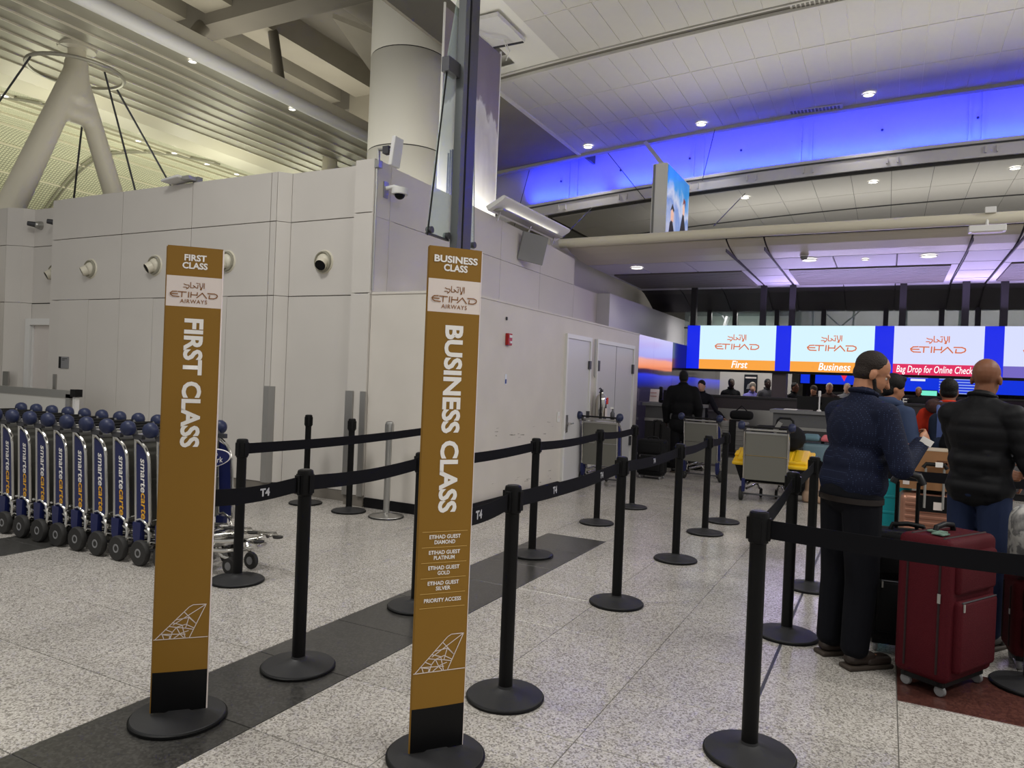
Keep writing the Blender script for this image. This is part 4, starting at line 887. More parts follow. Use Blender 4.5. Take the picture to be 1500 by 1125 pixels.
# graphic video wall along the right block
M_VID = ramp_mat('video_picture', [(0, (14,14,20)), (.45, (30,26,38)), (.595, (40,36,62)), (.63, (26,36,150)), (.70, (34,52,225)), (.715, (20,14,20)), (.74, (40,20,30)), (.755, (244,140,98)), (.82, (232,158,150)), (.84, (150,140,228)), (.92, (172,160,238)), (1, (196,180,236))], 'Z', 0, 2.39, .025, 3.0, emit=.85, rough=.15, stretch=(1,.3,1))
M_VID2 = ramp_mat('video_picture_dark', [(0, (10,10,14)), (.45, (24,22,32)), (.595, (34,32,56)), (.63, (22,32,140)), (.70, (30,48,215)), (.715, (14,10,14)), (.74, (10,8,10)), (1, (12,10,16))], 'Z', 0, 2.39, .025, 3.0, emit=.8, rough=.15, stretch=(1,.3,1))
vw = thing('video_wall', 'glossy video wall of sunset sky continuing past the white doors', 'video wall', (-4.0, 12.64, 0))
y = 0
for i, w in enumerate((.92, 1.36, 1.36, 1.5, 1.5, 1.5)):
    MB().box((-.1, y+.004, 0), (0, y+w-.004, 2.39)).build('screen_panel', M_VID if i < 2 else M_VID2, vw); y += w
# rows of desks
def desk(x0, x1, y, lab):
    t = thing('check_in_desk', lab, 'desk', ((x0+x1)/2, y, 0), 0, 'check-in desks'); w = (x1-x0)/2
    MB().box((-w, 0, .1), (w, .6, .84)).build('body', M_DKGREY, t); MB().box((-w, 0, .88), (w, .6, 1.11)).build('upper_panel', mat('desk_grey', (88,88,90), .45), t)
    MB().box((-w-.01, -.012, .835), (w+.01, .6, .885)).build('metal_strip', M_ALU, t); MB().box((-w-.05, -.05, 1.11), (w+.05, .65, 1.165)).build('counter_top', mat('desk_top', (120,120,122), .3), t); MB().box((-w, .03, 0), (w, .55, .1)).build('plinth', M_BLACKPL, t)
    for x in (-w*.33, w*.33): MB().box((x-.004, -.003, .1), (x+.004, .001, .83)).build('panel_gap', M_BLACK, t)
    return t
desk(-3.93, -2.98, 12.95, 'check-in desk beside the video wall behind the man in dark clothes')
desk(-1.7, -.35, 12.9, 'grey check-in desk below the Business screen')
desk(.7, 2.0, 12.9, 'check-in desk below the Bag Drop screen behind the queue')
desk(2.9, 4.2, 12.9, 'check-in desk at the far right of the row')
def bagwell(x0, x1, y, lab):
    t = thing('bag_drop', lab, 'baggage scale', ((x0+x1)/2, y, 0), 0, 'steel bag drop scales'); w = (x1-x0)/2
    MB().box((-w, .0, 0), (w, 1.1, .28)).build('scale_body', M_STEEL, t); MB().box((-w+.04, .03, .28), (w-.04, 1.05, .3)).build('belt', M_RUBBER, t); MB().box((-w, 1.1, 0), (w, 1.14, 1.1)).build('back_panel', M_STEEL, t)
bagwell(-2.85, -1.78, 12.95, 'steel bag drop between the first two desks'); bagwell(-.3, .65, 12.95, 'steel bag drop between Business and Bag Drop desks')
bagwell(2.05, 2.85, 12.95, 'steel bag drop at the far right')
t = thing('back_counter', 'long dark back counter running below the display board', 'counter', (0, 15.0, 0))
MB().box((-3.9, 0, 1.02), (8, .5, 1.3)).build('upper_fascia', mat('fascia_brown', (60,54,56), .45), t); MB().box((-3.9, .03, 0), (8, .5, 1.02)).build('lower_panel', M_STEEL, t); MB().box((-3.92, -.03, 1.3), (8, .52, 1.34)).build('counter_top', M_DKGREY, t); MB().box((-3.9, -.01, 1.0), (8, 0.02, 1.03)).build('metal_edge', M_ALU, t)
def monitor(x, y, lab, w=.36):
    t = thing('desk_monitor', lab, 'monitor', (x, y, 1.165), 0, 'black desk monitors')
    MB().box((-w, -.02, .02), (w, .02, .24)).build('casing', M_BLACKPL, t); MB().lathe([(0, -.001), (.03, -.001)], (0, -.021, .13), 16, 'Y').build('badge', M_GREY, t); MB().box((-.1, -.08, 0), (.1, .1, .02)).build('foot', M_BLACKPL, t)
monitor(-1.0, 13.2, 'black monitor back on the Business desk'); monitor(-3.45, 13.3, 'black monitor on the desk by the video wall', .25); monitor(1.5, 13.2, 'black monitor on the Bag Drop desk')
t = thing('scanner_stand', 'small white scanner standing on the Business desk', 'scanner', (-1.0, 13.05, 1.165)); MB().lathe([(0,0),(.04,0),(.03,.02),(.012,.03),(.012,.26),(0,.27)], n=12).build('stem', M_WHITE, t); MB().rbox((-.02,-.03,.24),(.02,.03,.34),.01).build('head', M_WHITE, t)
t = thing('leaflet_holder', 'white leaflet holder on the desk beside the white door', 'leaflet holder', (-3.82, 13.05, 1.165)); MB().box((-.07,-.02,0),(.09,.02,.25), Matrix.Rotation(-.2,4,'X')).build('leaflet', M_SIGNW, t); MB().box((-.08,-.05,0),(.1,.05,.02)).build('stand', M_GREY, t); MB().stroke([(-.05,.18),(.06,.18)],.012,-.03).stroke([(-.05,.12),(.06,.12)],.012,-.028).build('print', mat('leaflet_red',(170,90,80),.5), t)
t = thing('phone_device', 'dark desk phone beside the leaflet holder', 'phone', (-3.7, 13.35, 1.165)); MB().rbox((-.1,-.1,0),(.1,.1,.06),.02).build('base', M_BLACKPL, t); MB().rbox((-.1,-.04,.06),(-.04,.04,.3),.02).build('handset', M_BLACKPL, t)
t = thing('desk_paper', 'white paper lying on the Business desk', 'paper', (-1.45, 13.15, 1.166)); MB().box((-.1,-.12,0),(.1,.12,.012)).build('sheet', M_WTXT, t)
# hanging screen
t = thing('hanging_screen', 'hanging advertising screen box on a bracket below the ceiling', 'screen', (-3.95, 13.81, 4.15))
MB().box((-.3, 0, 0), (0, 1.7, 1.66)).build('housing', M_WHITE, t); MB().box((-.28, -.01, .02), (-.24, 0, 1.64)).build('side_shadow_gap', M_GREY, t)
M_AD = ramp_mat('advert_sky', [(0, (150,150,200)), (.3, (190,195,225)), (.5, (120,150,215)), (.62, (205,210,235)), (.8, (60,150,225)), (1, (30,130,215))], 'Z', 0, 1.6, .9, 1.6, emit=.9)
sc_ = MB().box((0, .03, .03), (.012, 1.67, 1.63)).build('picture', M_AD, t)
S_DK = screen('ad_dark', (28,26,44), 1.0); S_SK = screen('ad_skin', (228,180,160), 1.0); S_HR = screen('ad_hair', (120,44,40), 1.0); S_YL = screen('ad_yellow', (235,200,60), 1.0)
def yz(poly, m, nm, x=.013): MB().prism(poly, x, x+.002, 'YZ').build(nm, m, sc_)
yz([(.85,.05),(1.5,.05),(1.45,.6),(1.3,.9),(1.2,.92),(1.0,.5)], S_DK, 'advert_coat'); yz([(1.2,.92),(1.32,.9),(1.36,1.05),(1.28,1.15),(1.2,1.08)], S_SK, 'advert_face'); yz([(1.18,1.1),(1.3,1.17),(1.4,1.08),(1.38,1.22),(1.25,1.26)], S_HR, 'advert_hair')
yz([(.1,.05),(.6,.05),(.55,.45),(.4,.65),(.25,.55)], S_DK, 'advert_coat'); yz([(.3,.6),(.5,.6),(.52,.78),(.4,.85),(.3,.78)], S_SK, 'advert_face'); yz([(.26,.78),(.4,.95),(.55,.85),(.5,.8),(.38,.84)], S_DK, 'advert_hair'); yz([(.62,.1),(.8,.1),(.78,.3),(.66,.3)], S_YL, 'advert_cup')
MB().tube([(-1.05, 1.85, 2.72), (-.2, .45, 1.72)], .06, 4).build('bracket_arm', M_WHITE, t); MB().box((-.28, .3, 1.66), (-.1, .6, 1.76)).build('bracket_foot', M_WHITE, t); MB().box((-.25, 1.7, .2), (-.05, 2.0, .35)).build('rear_arm', M_WHITE, t)
# far poster, far blue screens
t = thing('dark_poster', 'dark poster board with white graphics on the passage wall', 'poster', (-3.2, 19.78, 1.2)); MB().box((-.16,-.03,-.1),(.17,0,.66)).build('board', mat('poster_black',(22,24,32),.4), t)
MB().stroke([(-.12,.58),(.13,.58)],.04,-.032).build('title_print', M_SIGNW, t); MB().add([(-.1,-.032,.28),(.11,-.032,.28),(.08,-.032,.4),(0,-.032,.44),(-.07,-.032,.4)],[(0,1,2,3,4)]).add([(-.06,-.032,.1),(.07,-.032,.1),(.06,-.032,.22),(-.04,-.032,.22)],[(0,1,2,3)]).build('white_graphic', M_GREY, t)
def bluescreen(x0, x1, z0, z1, lab, y=23.0, mark=None):
    t = thing('blue_info_screen', lab, 'screen', ((x0+x1)/2, y, (z0+z1)/2), 0, 'distant blue information screens'); w = (x1-x0)/2; h = (z1-z0)/2
    MB().box((-w-.03, .0, -h-.03), (w+.03, .1, h+.03)).build('frame', M_BLACKPL, t); MB().box((-.06, .02, -(z0+z1)/2), (.06, .08, -h-.03)).build('stand', M_BLACKPL, t); s_ = MB().box((-w, -.02, -h), (w, 0, h)).build('display', screen('far_blue', (10,50,225), .95), t)
    if mark == 'red': MB().add([(-.12,-.03,.14),(.1,-.03,.14),(0,-.03,-.1)],[(0,1,2)]).build('red_mark', screen('far_red',(235,40,80),1), s_)
    if mark == 'lines':
        for k in range(7): MB().stroke([(.1,h-.08-k*.075),(w-.1,h-.08-k*.075)],.03,-.03).build('flight_row', screen('far_rows',(150,170,235),.9), s_)
        MB().stroke([(-w*.6,h-.1),(-w*.2,h-.1)],.09,-.03).stroke([(-w*.55,h-.2),(-w*.25,h-.2)],.06,-.03).build('heading_print', screen('far_white',(225,230,250),1), s_)
bluescreen(-1.9, -.35, 1.72, 2.1, 'distant blue screen with a red mark under the Business screen', mark='red'); bluescreen(-2.3, -2.05, 1.72, 2.05, 'narrow distant blue screen beside the pillar'); bluescreen(.1, 2.2, 1.6, 2.12, 'distant blue flight information screen with rows of text', mark='lines'); bluescreen(2.4, 3.4, 1.6, 2.1, 'distant blue screen at the right edge')
t = thing('airline_counter', 'distant dark counter with white airline lettering', 'counter', (.9, 22.3, 0)); MB().box((-2.4,0,0),(2.4,.5,1.45)).build('body', mat('purple_dark',(34,18,38),.5), t); text('counter_lettering', 'DELTA', .26, M_WTXT, t, front(-.35, -.01, 1.3), bold=.004); MB().box((-2.4,-.02,1.45),(2.4,.52,1.5)).build('counter_top', M_DKGREY, t)
t = thing('glowing_tablet', 'small glowing teal screen on the distant dark counter', 'screen', (.95, 22.45, 1.5)); MB().box((-.22,0,.0),(.22,.03,.13)).build('display', screen('teal_glow',(120,235,205),1), t); MB().box((-.24,.03,0),(.24,.05,.15)).build('casing', M_BLACKPL, t)
struct(MB().box((-2.2, 23.3, 0), (9, 23.4, 2.4)).build('wall_far_dark', mat('far_dark', (38,30,44), .7)))
# ================================================================== REMESH HELPER, PEOPLE
def remesh(mb, name, m, parent, vox, it=6, disp=None):
    o = mb.build(name, m, None)
    md = o.modifiers.new('r', 'REMESH'); md.mode = 'VOXEL'; md.voxel_size = vox
    ms = o.modifiers.new('s', 'SMOOTH'); ms.factor = .5; ms.iterations = it
    dg = bpy.context.evaluated_depsgraph_get(); me = bpy.data.meshes.new_from_object(o.evaluated_get(dg)); old = o.data
    o.modifiers.clear(); o.data = me; bpy.data.meshes.remove(old); me.name = name
    if not me.materials: me.materials.append(m if not isinstance(m, (list, tuple)) else m[0])
    if disp:
        nn = [v.normal.copy() for v in me.vertices]
        for v, n_ in zip(me.vertices, nn): v.co += n_*disp(v.co)
    me.polygons.foreach_set('use_smooth', [True]*len(me.polygons)); o.parent = parent; return o
fo, ft_ = FORK
mbf = MB(); mbf.v = [tuple(v.co) for v in fo.data.vertices]; mbf.f = [tuple(p.vertices) for p in fo.data.polygons]; mbf.m = [0]*len(mbf.f)
bpy.data.objects.remove(fo); remesh(mbf, 'leg_fork', M_CREAM, ft_, .04, 6); del ft_['_rm']
SKINS = {'tan': (166,116,88), 'brown': (120,78,56), 'light': (206,160,136), 'dark': (58,40,34)}
def fabric(name, col, bump=.15, bs=300, rough=.85): return mat('fabric_'+name, col, rough, bump=bump, bscale=bs, spec=.2, var=.06, vscale=8)
def hand(mb, w, d, side, s, curl=.6, palm_n=None):
    """palm and five bent fingers; w wrist, d forearm direction, palm_n palm normal"""
    d = d.normalized(); n_ = (palm_n or Vector((-side, 0, 0))); n_ = (n_ - d*n_.dot(d)).normalized(); a = d.cross(n_).normalized()*1.0
    if a.y < 0: a = -a
    pc = w + d*.045*s
    rot = Matrix((a, n_, d)).transposed()
    mb.ell(pc, (.042*s, .017*s, .052*s), rot, 12, 8)
    for k, (off, ln) in enumerate(((.03, .072), (.011, .08), (-.009, .074), (-.028, .058))):
        p = w + d*(.082*s) + a*(off*s); q0 = p
        c = curl*.5
        for seg in range(3):
            dd = (d*math.cos(c) + n_*math.sin(c)); q1 = q0 + dd*(ln*s*(.42, .33, .25)[seg]); r = (.0095, .0085, .0075)[seg]*s
            mb.cap(q0, q1, r, r*.92, 8); q0 = q1; c += curl
    p = w + d*.03*s + a*.035*s; q1 = p + (a*.7 + d*.6 + n_*.3).normalized()*.035*s; q2 = q1 + (a*.15 + d*.85 + n_*.5).normalized()*.032*s
    mb.cap(p - a*.01*s, q1, .0125*s, .0105*s, 8).cap(q1, q2, .0105*s, .009*s, 8)
def person(label, loc, face, H=1.75, build=1.0, skin='tan', top=None, bottom=None, shoes=(40,32,28), hair=None, hair_style='short', head_yaw=0, head_pitch=0, el=None, wr=None, vox=.014, top_kind='shirt', beard=None, group='people in the check-in hall', lean=0, top_t=.014, top_len=.9, curl=.6, disp=None, skirt=False):
    """face: compass bearing the figure looks along, degrees from +y towards +x"""
    t = thing('person', label, 'person', (loc[0], loc[1], 0), math.radians(-face), group); s = H/1.75; bw = build
    V = lambda x, y, z: Vector((x*s, y*s + lean*max(0, z-.95)*s, z*s))
    msk = mat('skin_'+skin, SKINS[skin], .5, spec=.35, bump=.04, bscale=120)
    el = el or {1: (.27, -.02, 1.13), -1: (-.27, -.02, 1.13)}; wr = wr or {1: (.27, .07, .87), -1: (-.27, .07, .87)}
    hc = V(0, .025, 1.625); HR = Matrix.Rotation(math.radians(-head_yaw), 3, 'Z') @ Matrix.Rotation(math.radians(head_pitch), 3, 'X')
    hp = lambda x, y, z: hc + HR @ (Vector((x, y, z))*s)
    # ---- body (skin), one continuous surface
    mb = MB()
    mb.ell(hp(0, -.012, .035), (.075*s, .095*s, .09*s), HR).ell(hp(0, .018, -.03), (.062*s, .074*s, .088*s), HR).ell(hp(0, .038, -.088), (.043*s, .043*s, .034*s), HR)
    mb.cap(hp(0, .088, .005), hp(0, .108, -.032), .008*s, .014*s, 8).ell(hp(0, .086, -.068), (.023*s, .012*s, .009*s), HR).ell(hp(0, .078, .022), (.05*s, .016*s, .01*s), HR)
    for sd in (-1, 1): mb.ell(hp(sd*.077, -.008, -.012), (.01*s, .021*s, .03*s), HR, 10, 8)
    mb.cap(V(0, -.012, 1.44), hp(0, -.014, -.05), .066*s*bw**.5, .058*s*bw**.5)
    mb.ell(V(0, 0, .98), (.15*s*bw, .105*s*bw, .13*s)).ell(V(0, 0, 1.12), (.135*s*bw, .095*s*bw, .14*s)).ell(V(0, 0, 1.3), (.16*s*bw, .105*s*bw, .18*s)).cap(V(-.13, -.01, 1.4), V(.13, -.01, 1.4), .052*s)
    for sd in (-1, 1):
        e, w = V(*el[sd]), V(*wr[sd])
        mb.cap(V(sd*.175*bw**.5, -.01, 1.4), e, .046*s, .038*s).cap(e, w, .038*s, .027*s)
        hand(mb, w, w-e, sd, s, curl)
        mb.cap(V(sd*.09, 0, .92), V(sd*.1, .015, .5), .08*s, .055*s).cap(V(sd*.1, .015, .5), V(sd*.1, -.012, .09), .054*s, .034*s).cap(V(sd*.105, -.01, .06), V(sd*.108, .12, .048), .03*s, .025*s)
    remesh(mb, 'body', msk, t, vox*.62 if vox < .013 else vox, 4)
    for sd in (-1, 1):
        ey = MB().ell(hp(sd*.029, .067, .004), (.0115*s,)*3, None, 10, 8).build('eye', mat('eye_white', (190,180,172), .2), t, True)
        MB().ell(hp(sd*.029, .0755, .004), (.0045*s,)*3, None, 8, 6).build('iris', mat('iris_dark', (30,20,16), .2), ey, True)
    # ---- upper garment
    g = top_t; mb = MB()
    mb.ell(V(0, 0, 1.10), ((.145*bw+g)*s, (.10*bw+g)*s, .2*s)).ell(V(0, -.002, 1.30), ((.17*bw+g)*s, (.11*bw+g)*s, .19*s)).cap(V(-.15*bw**.5, -.012, 1.395), V(.15*bw**.5, -.012, 1.395), (.058+g*.8)*s).cap(V(-.02, -.014, 1.455), V(-.15*bw**.5, -.012, 1.405), (.062+g*.5)*s, (.055+g*.8)*s).cap(V(.02, -.014, 1.455), V(.15*bw**.5, -.012, 1.405), (.062+g*.5)*s, (.055+g*.8)*s).cap(V(0, -.014, 1.43), V(0, -.012, 1.495), (.095+g*.3)*s, (.066+g*.4)*s)
    mb.cap(V(-.05*bw, 0, top_len+.1), V(.05*bw, 0, top_len+.1), (.112*bw+g)*s, (.112*bw+g)*s).cap(V(-.045*bw, 0, 1.12), V(.045*bw, 0, 1.12), (.108*bw+g)*s)
    for sd in (-1, 1):
        e, w = V(*el[sd]), V(*wr[sd]); wc = w + (e-w).normalized()*.015
        mb.cap(V(sd*.178*bw**.5, -.01, 1.395), e, (.058+g)*s, (.044+g)*s).cap(e, wc, (.044+g)*s, (.03+g*.8)*s)
    tp = remesh(mb, top_kind, top, t, vox, 6, disp)
    if top_kind in ('shirt', 'jacket', 'blazer'):
        MB().tube([V(.066*math.cos(a)*1.05, -.012+.07*math.sin(a), 1.52-.016*math.sin(a)) for a in [2*PI*i/20 for i in range(21)]], .014*s, 8).build('collar', top, tp, True)
    if top_kind == 'hoodie':
        remesh(MB().tube([V(.1*math.cos(a), -.03+.085*math.sin(a), 1.49+.03*max(0, -math.sin(a))) for a in [2*PI*i/24 for i in range(25)]], .036*s, 10).ell(V(0, -.1, 1.45), (.1*s, .05*s, .075*s)), 'hood', top, tp, .014, 4)
    # ---- trousers
    mb = MB(); bt = .016
    mb.ell(V(0, 0, .95), ((.155*bw+bt)*s, (.11*bw+bt)*s, .12*s)).cap(V(-.05*bw, 0, .95), V(.05*bw, 0, .95), (.102*bw+bt)*s).ell(V(0, 0, 1.03), ((.14*bw+bt*.5)*s, (.098*bw+bt*.3)*s, .08*s))
    for sd in (-1, 1):
        mb.cap(V(sd*.088, 0, .9), V(sd*.1, .012, .5), (.092*bw+bt*.6)*s, (.068*bw+bt)*s).cap(V(sd*.1, .012, .5), V(sd*.1, -.015, .125), (.068*bw+bt)*s, (.055*bw+bt)*s)
    if skirt: mb.cap(V(0, 0, .9), V(0, 0, .5), .17*s, .17*s)
    tr = remesh(mb, 'trousers', bottom, t, vox, 5)
    for sd in (-1, 1):
        sh = MB().rbox((-.043*s, -.075*s, .022*s), (.043*s, .11*s, .09*s), .035*s, Matrix.Translation(V(sd*.105, 0, 0))).rbox((-.046*s, .03*s, .02*s), (.046*s, .2*s, .07*s), .025*s, Matrix.Translation(V(sd*.108, 0, 0)))
        so = sh.build('shoe', mat('shoe_%d_%d_%d' % shoes, shoes, .5), t, True)
        MB().rbox((-.048*s, -.085*s, 0), (.048*s, .205*s, .026*s), .01*s, Matrix.Translation(V(sd*.107, 0, 0))).build('sole', mat('sole_brown', (58,49,42), .7), so, True)
    # ---- hair
    if hair:
        hm = mat('hair_%d_%d_%d' % hair, hair, .6, bump=.6, bscale=160, spec=.3); mb = MB()
        if hair_style == 'short': mb.ell(hp(0, -.022, .046), (.079*s, .091*s, .086*s), HR).ell(hp(0, -.036, -.01), (.073*s, .066*s, .058*s), HR)
        elif hair_style == 'thick': mb.ell(hp(0, -.016, .055), (.09*s, .104*s, .096*s), HR).ell(hp(0, -.045, -.02), (.082*s, .068*s, .07*s), HR).ell(hp(.0, .05, .11), (.06*s, .04*s, .03*s), HR)
        elif hair_style == 'thin': mb.ell(hp(0, -.027, .03), (.079*s, .09*s, .085*s), HR).ell(hp(0, -.05, -.025), (.07*s, .055*s, .055*s), HR)
        elif hair_style == 'bun': mb.ell(hp(0, -.02, .045), (.08*s, .094*s, .088*s), HR).ell(hp(0, -.115, .03), (.04*s, .036*s, .04*s), HR).ell(hp(0, -.04, -.02), (.075*s, .065*s, .06*s), HR)
        remesh(mb, 'hair', hm, t, max(.009, vox*.7), 3)
    if beard:
        mb = MB().ell(hp(0, .036, -.082), (.056*s, .055*s, .048*s), HR).cap(hp(-.062, .012, -.03), hp(-.04, .05, -.09), .014*s).cap(hp(.062, .012, -.03), hp(.04, .05, -.09), .014*s)
        remesh(mb, 'beard', mat('beard_dark', beard, .8, bump=.6, bscale=200), t, .009, 3)
    return t
F_NAVY = bpy.data.materials.new('fabric_dotted_navy'); F_NAVY.use_nodes = True
nt = F_NAVY.node_tree; b = nt.nodes['Principled BSDF']; tc = nt.nodes.new('ShaderNodeTexCoord'); vo = nt.nodes.new('ShaderNodeTexVoronoi'); vo.inputs['Scale'].default_value = 95; vo.inputs['Randomness'].default_value = .15
nt.links.new(tc.outputs['Object'], vo.inputs['Vector']); cr = nt.nodes.new('ShaderNodeValToRGB'); cr.color_ramp.elements[0].position = .1; cr.color_ramp.elements[0].color = lin(70,84,122); cr.color_ramp.elements[1].position = .22; cr.color_ramp.elements[1].color = lin(16,22,44)
nt.links.new(vo.outputs['Distance'], cr.inputs['Fac']); nt.links.new(cr.outputs['Color'], b.inputs['Base Color']); b.inputs['Roughness'].default_value = .8; b.inputs['Specular IOR Level'].default_value = .2
F_PUFF = fabric('puffer_black', (20,20,23), .1, 60, .6); F_JEAN = fabric('jeans_navy', (36,46,74)); F_DKTR = fabric('trousers_dark', (10,11,18)); F_HOOD = fabric('hoodie_slate', (56,68,96)); F_BLK = fabric('black_cloth', (14,14,17)); F_ORG = fabric('orange_shirt', (214,62,40)); F_GRY = fabric('grey_jacket', (128,126,128)); F_PINK = fabric('pink_top', (190,84,100)); F_PURP = fabric('purple_top', (110,104,170)); F_VEST = fabric('grey_vest', (70,68,72)); F_WSH = fabric('white_shirt', (205,202,204)); F_BRN = fabric('brown_jacket', (62,48,42)); F_UNI = fabric('dark_uniform', (22,22,28))
m1 = person('man in dotted navy shirt looking down, seen from behind in the queue', (-.16, 4.47), 48, 1.73, 1.14, 'tan', F_NAVY, F_DKTR, (44,34,29), (38,29,25), 'short', head_yaw=28, head_pitch=-24, el={1: (.285, .05, 1.13), -1: (-.25, .12, 1.12)}, wr={1: (.18, .255, 1.255), -1: (-.1, .3, 1.18)}, vox=.01, beard=(26,20,18), curl=.75, top_len=.925, top_t=.02, lean=.12)
MB().lathe([(.18, .90), (.196, .90), (.196, .93), (.18, .93)], n=32, caps=False).build('belt', mat('belt_leather', (26,19,17), .4), m1, True).scale = (1.0, .74, 1.0)
def puff(co): return .006*abs(math.sin(co.z*38)) if co.z < 1.38 else .003
m2 = person('bald man in black quilted jacket and jeans, seen from behind', (.52, 5.25), 34, 1.74, 1.02, 'brown', F_PUFF, F_JEAN, (40,34,30), None, head_yaw=-12, head_pitch=-6, el={1: (.27, .03, 1.12), -1: (-.19, .13, 1.13)}, wr={1: (.22, .22, 1.0), -1: (-.05, .3, 1.05)}, vox=.01, top_kind='jacket', top_t=.024, top_len=.86, disp=puff)
person('man with thick black hair in a slate hoodie behind the blue shirted man', (.03, 7.3), 40, 1.665, 1.02, 'tan', F_HOOD, F_BLK, (30,30,34), (14,12,12), 'thick', head_yaw=30, head_pitch=-12, vox=.014, top_kind='hoodie', top_t=.022)
person('person in orange top wearing a neck pillow and navy backpack', (.49, 7.6), 5, 1.66, 1.1, 'brown', F_ORG, F_BLK, (30,30,34), (12,11,12), 'short', vox=.014, el={1: (.3, .02, 1.12), -1: (-.31, .0, 1.13)})
person('dark haired person in black between the backpack and the bald man', (.71, 7.05), 10, 1.7, 1.0, 'tan', F_BLK, F_BLK, (24,24,26), (12,11,12), 'short', vox=.016, top_kind='jacket')
person('person in a light grey jacket at the right edge of the queue', (1.12, 6.6), 0, 1.66, 1.1, 'tan', F_GRY, F_JEAN, (30,30,34), (16,14,14), 'thick', vox=.016, top_kind='jacket', top_t=.03)
person('man in long dark clothes standing with his back turned at the first desk', (-3.12, 12.42), -8, 1.76, 1.08, 'dark', F_BLK, F_BLK, (18,18,20), (10,10,11), 'short', vox=.018, top_kind='jacket', top_t=.04, top_len=.72)
person('woman agent in dark blazer with a bun reaching across the bag drop', (-3.22, 14.25), 172, 1.62, .92, 'light', F_UNI, F_BLK, (18,18,20), (16,13,12), 'bun', head_yaw=10, head_pitch=-22, vox=.016, top_kind='blazer', el={1: (.27, .05, 1.12), -1: (-.33, .2, 1.14)}, wr={1: (.22, .2, .95), -1: (-.5, .38, .98)})
for lab, x, y, fc, h, sk, tp, hr, hs in (
    ('distant person in black facing away near the dark poster', -3.42, 18.3, 150, 1.72, 'dark', F_BLK, (12,12,12), 'short'),
    ('distant grey haired person in a purple top left of the vest man', -2.98, 18.7, 160, 1.64, 'light', F_PURP, (150,140,130), 'thick'),
    ('distant person in a pink top beside the dark poster', -3.08, 19.4, 170, 1.6, 'light', F_PINK, (110,90,80), 'short'),
    ('distant man in grey vest over a white shirt', -2.6, 18.5, 140, 1.75, 'dark', F_VEST, (12,12,12), 'short'),
    ('distant person in black just left of the brown-grey pillar', -2.4, 19.15, 160, 1.68, 'brown', F_BLK, (18,14,12), 'short'),
    ('distant dark haired person just right of the brown-grey pillar', -1.95, 18.2, 120, 1.68, 'brown', F_BLK, (16,14,14), 'short'),
    ('distant person in brown behind the Business desk monitor', -1.58, 18.9, 200, 1.62, 'tan', F_BRN, (60,48,42), 'thick'),
    ('distant person with a white cap behind the Business desk', -1.2, 18.3, 180, 1.7, 'tan', F_BRN, (190,188,184), 'short'),
    ('distant grey haired person beside the blue shirted man', -.86, 19.0, 180, 1.72, 'light', F_GRY, (140,136,132), 'short'),
    ('distant agent at the dark counter between the queueing men', .72, 21.8, 180, 1.72, 'brown', F_BLK, (140,132,126), 'short'),
    ('distant person in dark clothes at the far right behind the bald man', 3.2, 18.6, 180, 1.66, 'brown', F_BLK, (18,16,16), 'thick'),
    ('distant person in brown at the right edge behind the bald man', 2.75, 18.0, 180, 1.6, 'tan', F_BRN, (30,24,22), 'thick')):
    person(lab, (x, y), fc, h, 1.0, sk, tp, F_BLK, (20,20,22), hr, hs, vox=.026, group='distant travellers beyond the desks')
# held paper
t = thing('boarding_pass', 'folded white paper in the raised hand of the blue shirted man', 'paper', (.18, 4.47, 1.265)); MB().box((-.01,-.004,-.02),(.05,.0,.015), Matrix.Rotation(.5,4,'Y')).build('sheet', M_WTXT, t)
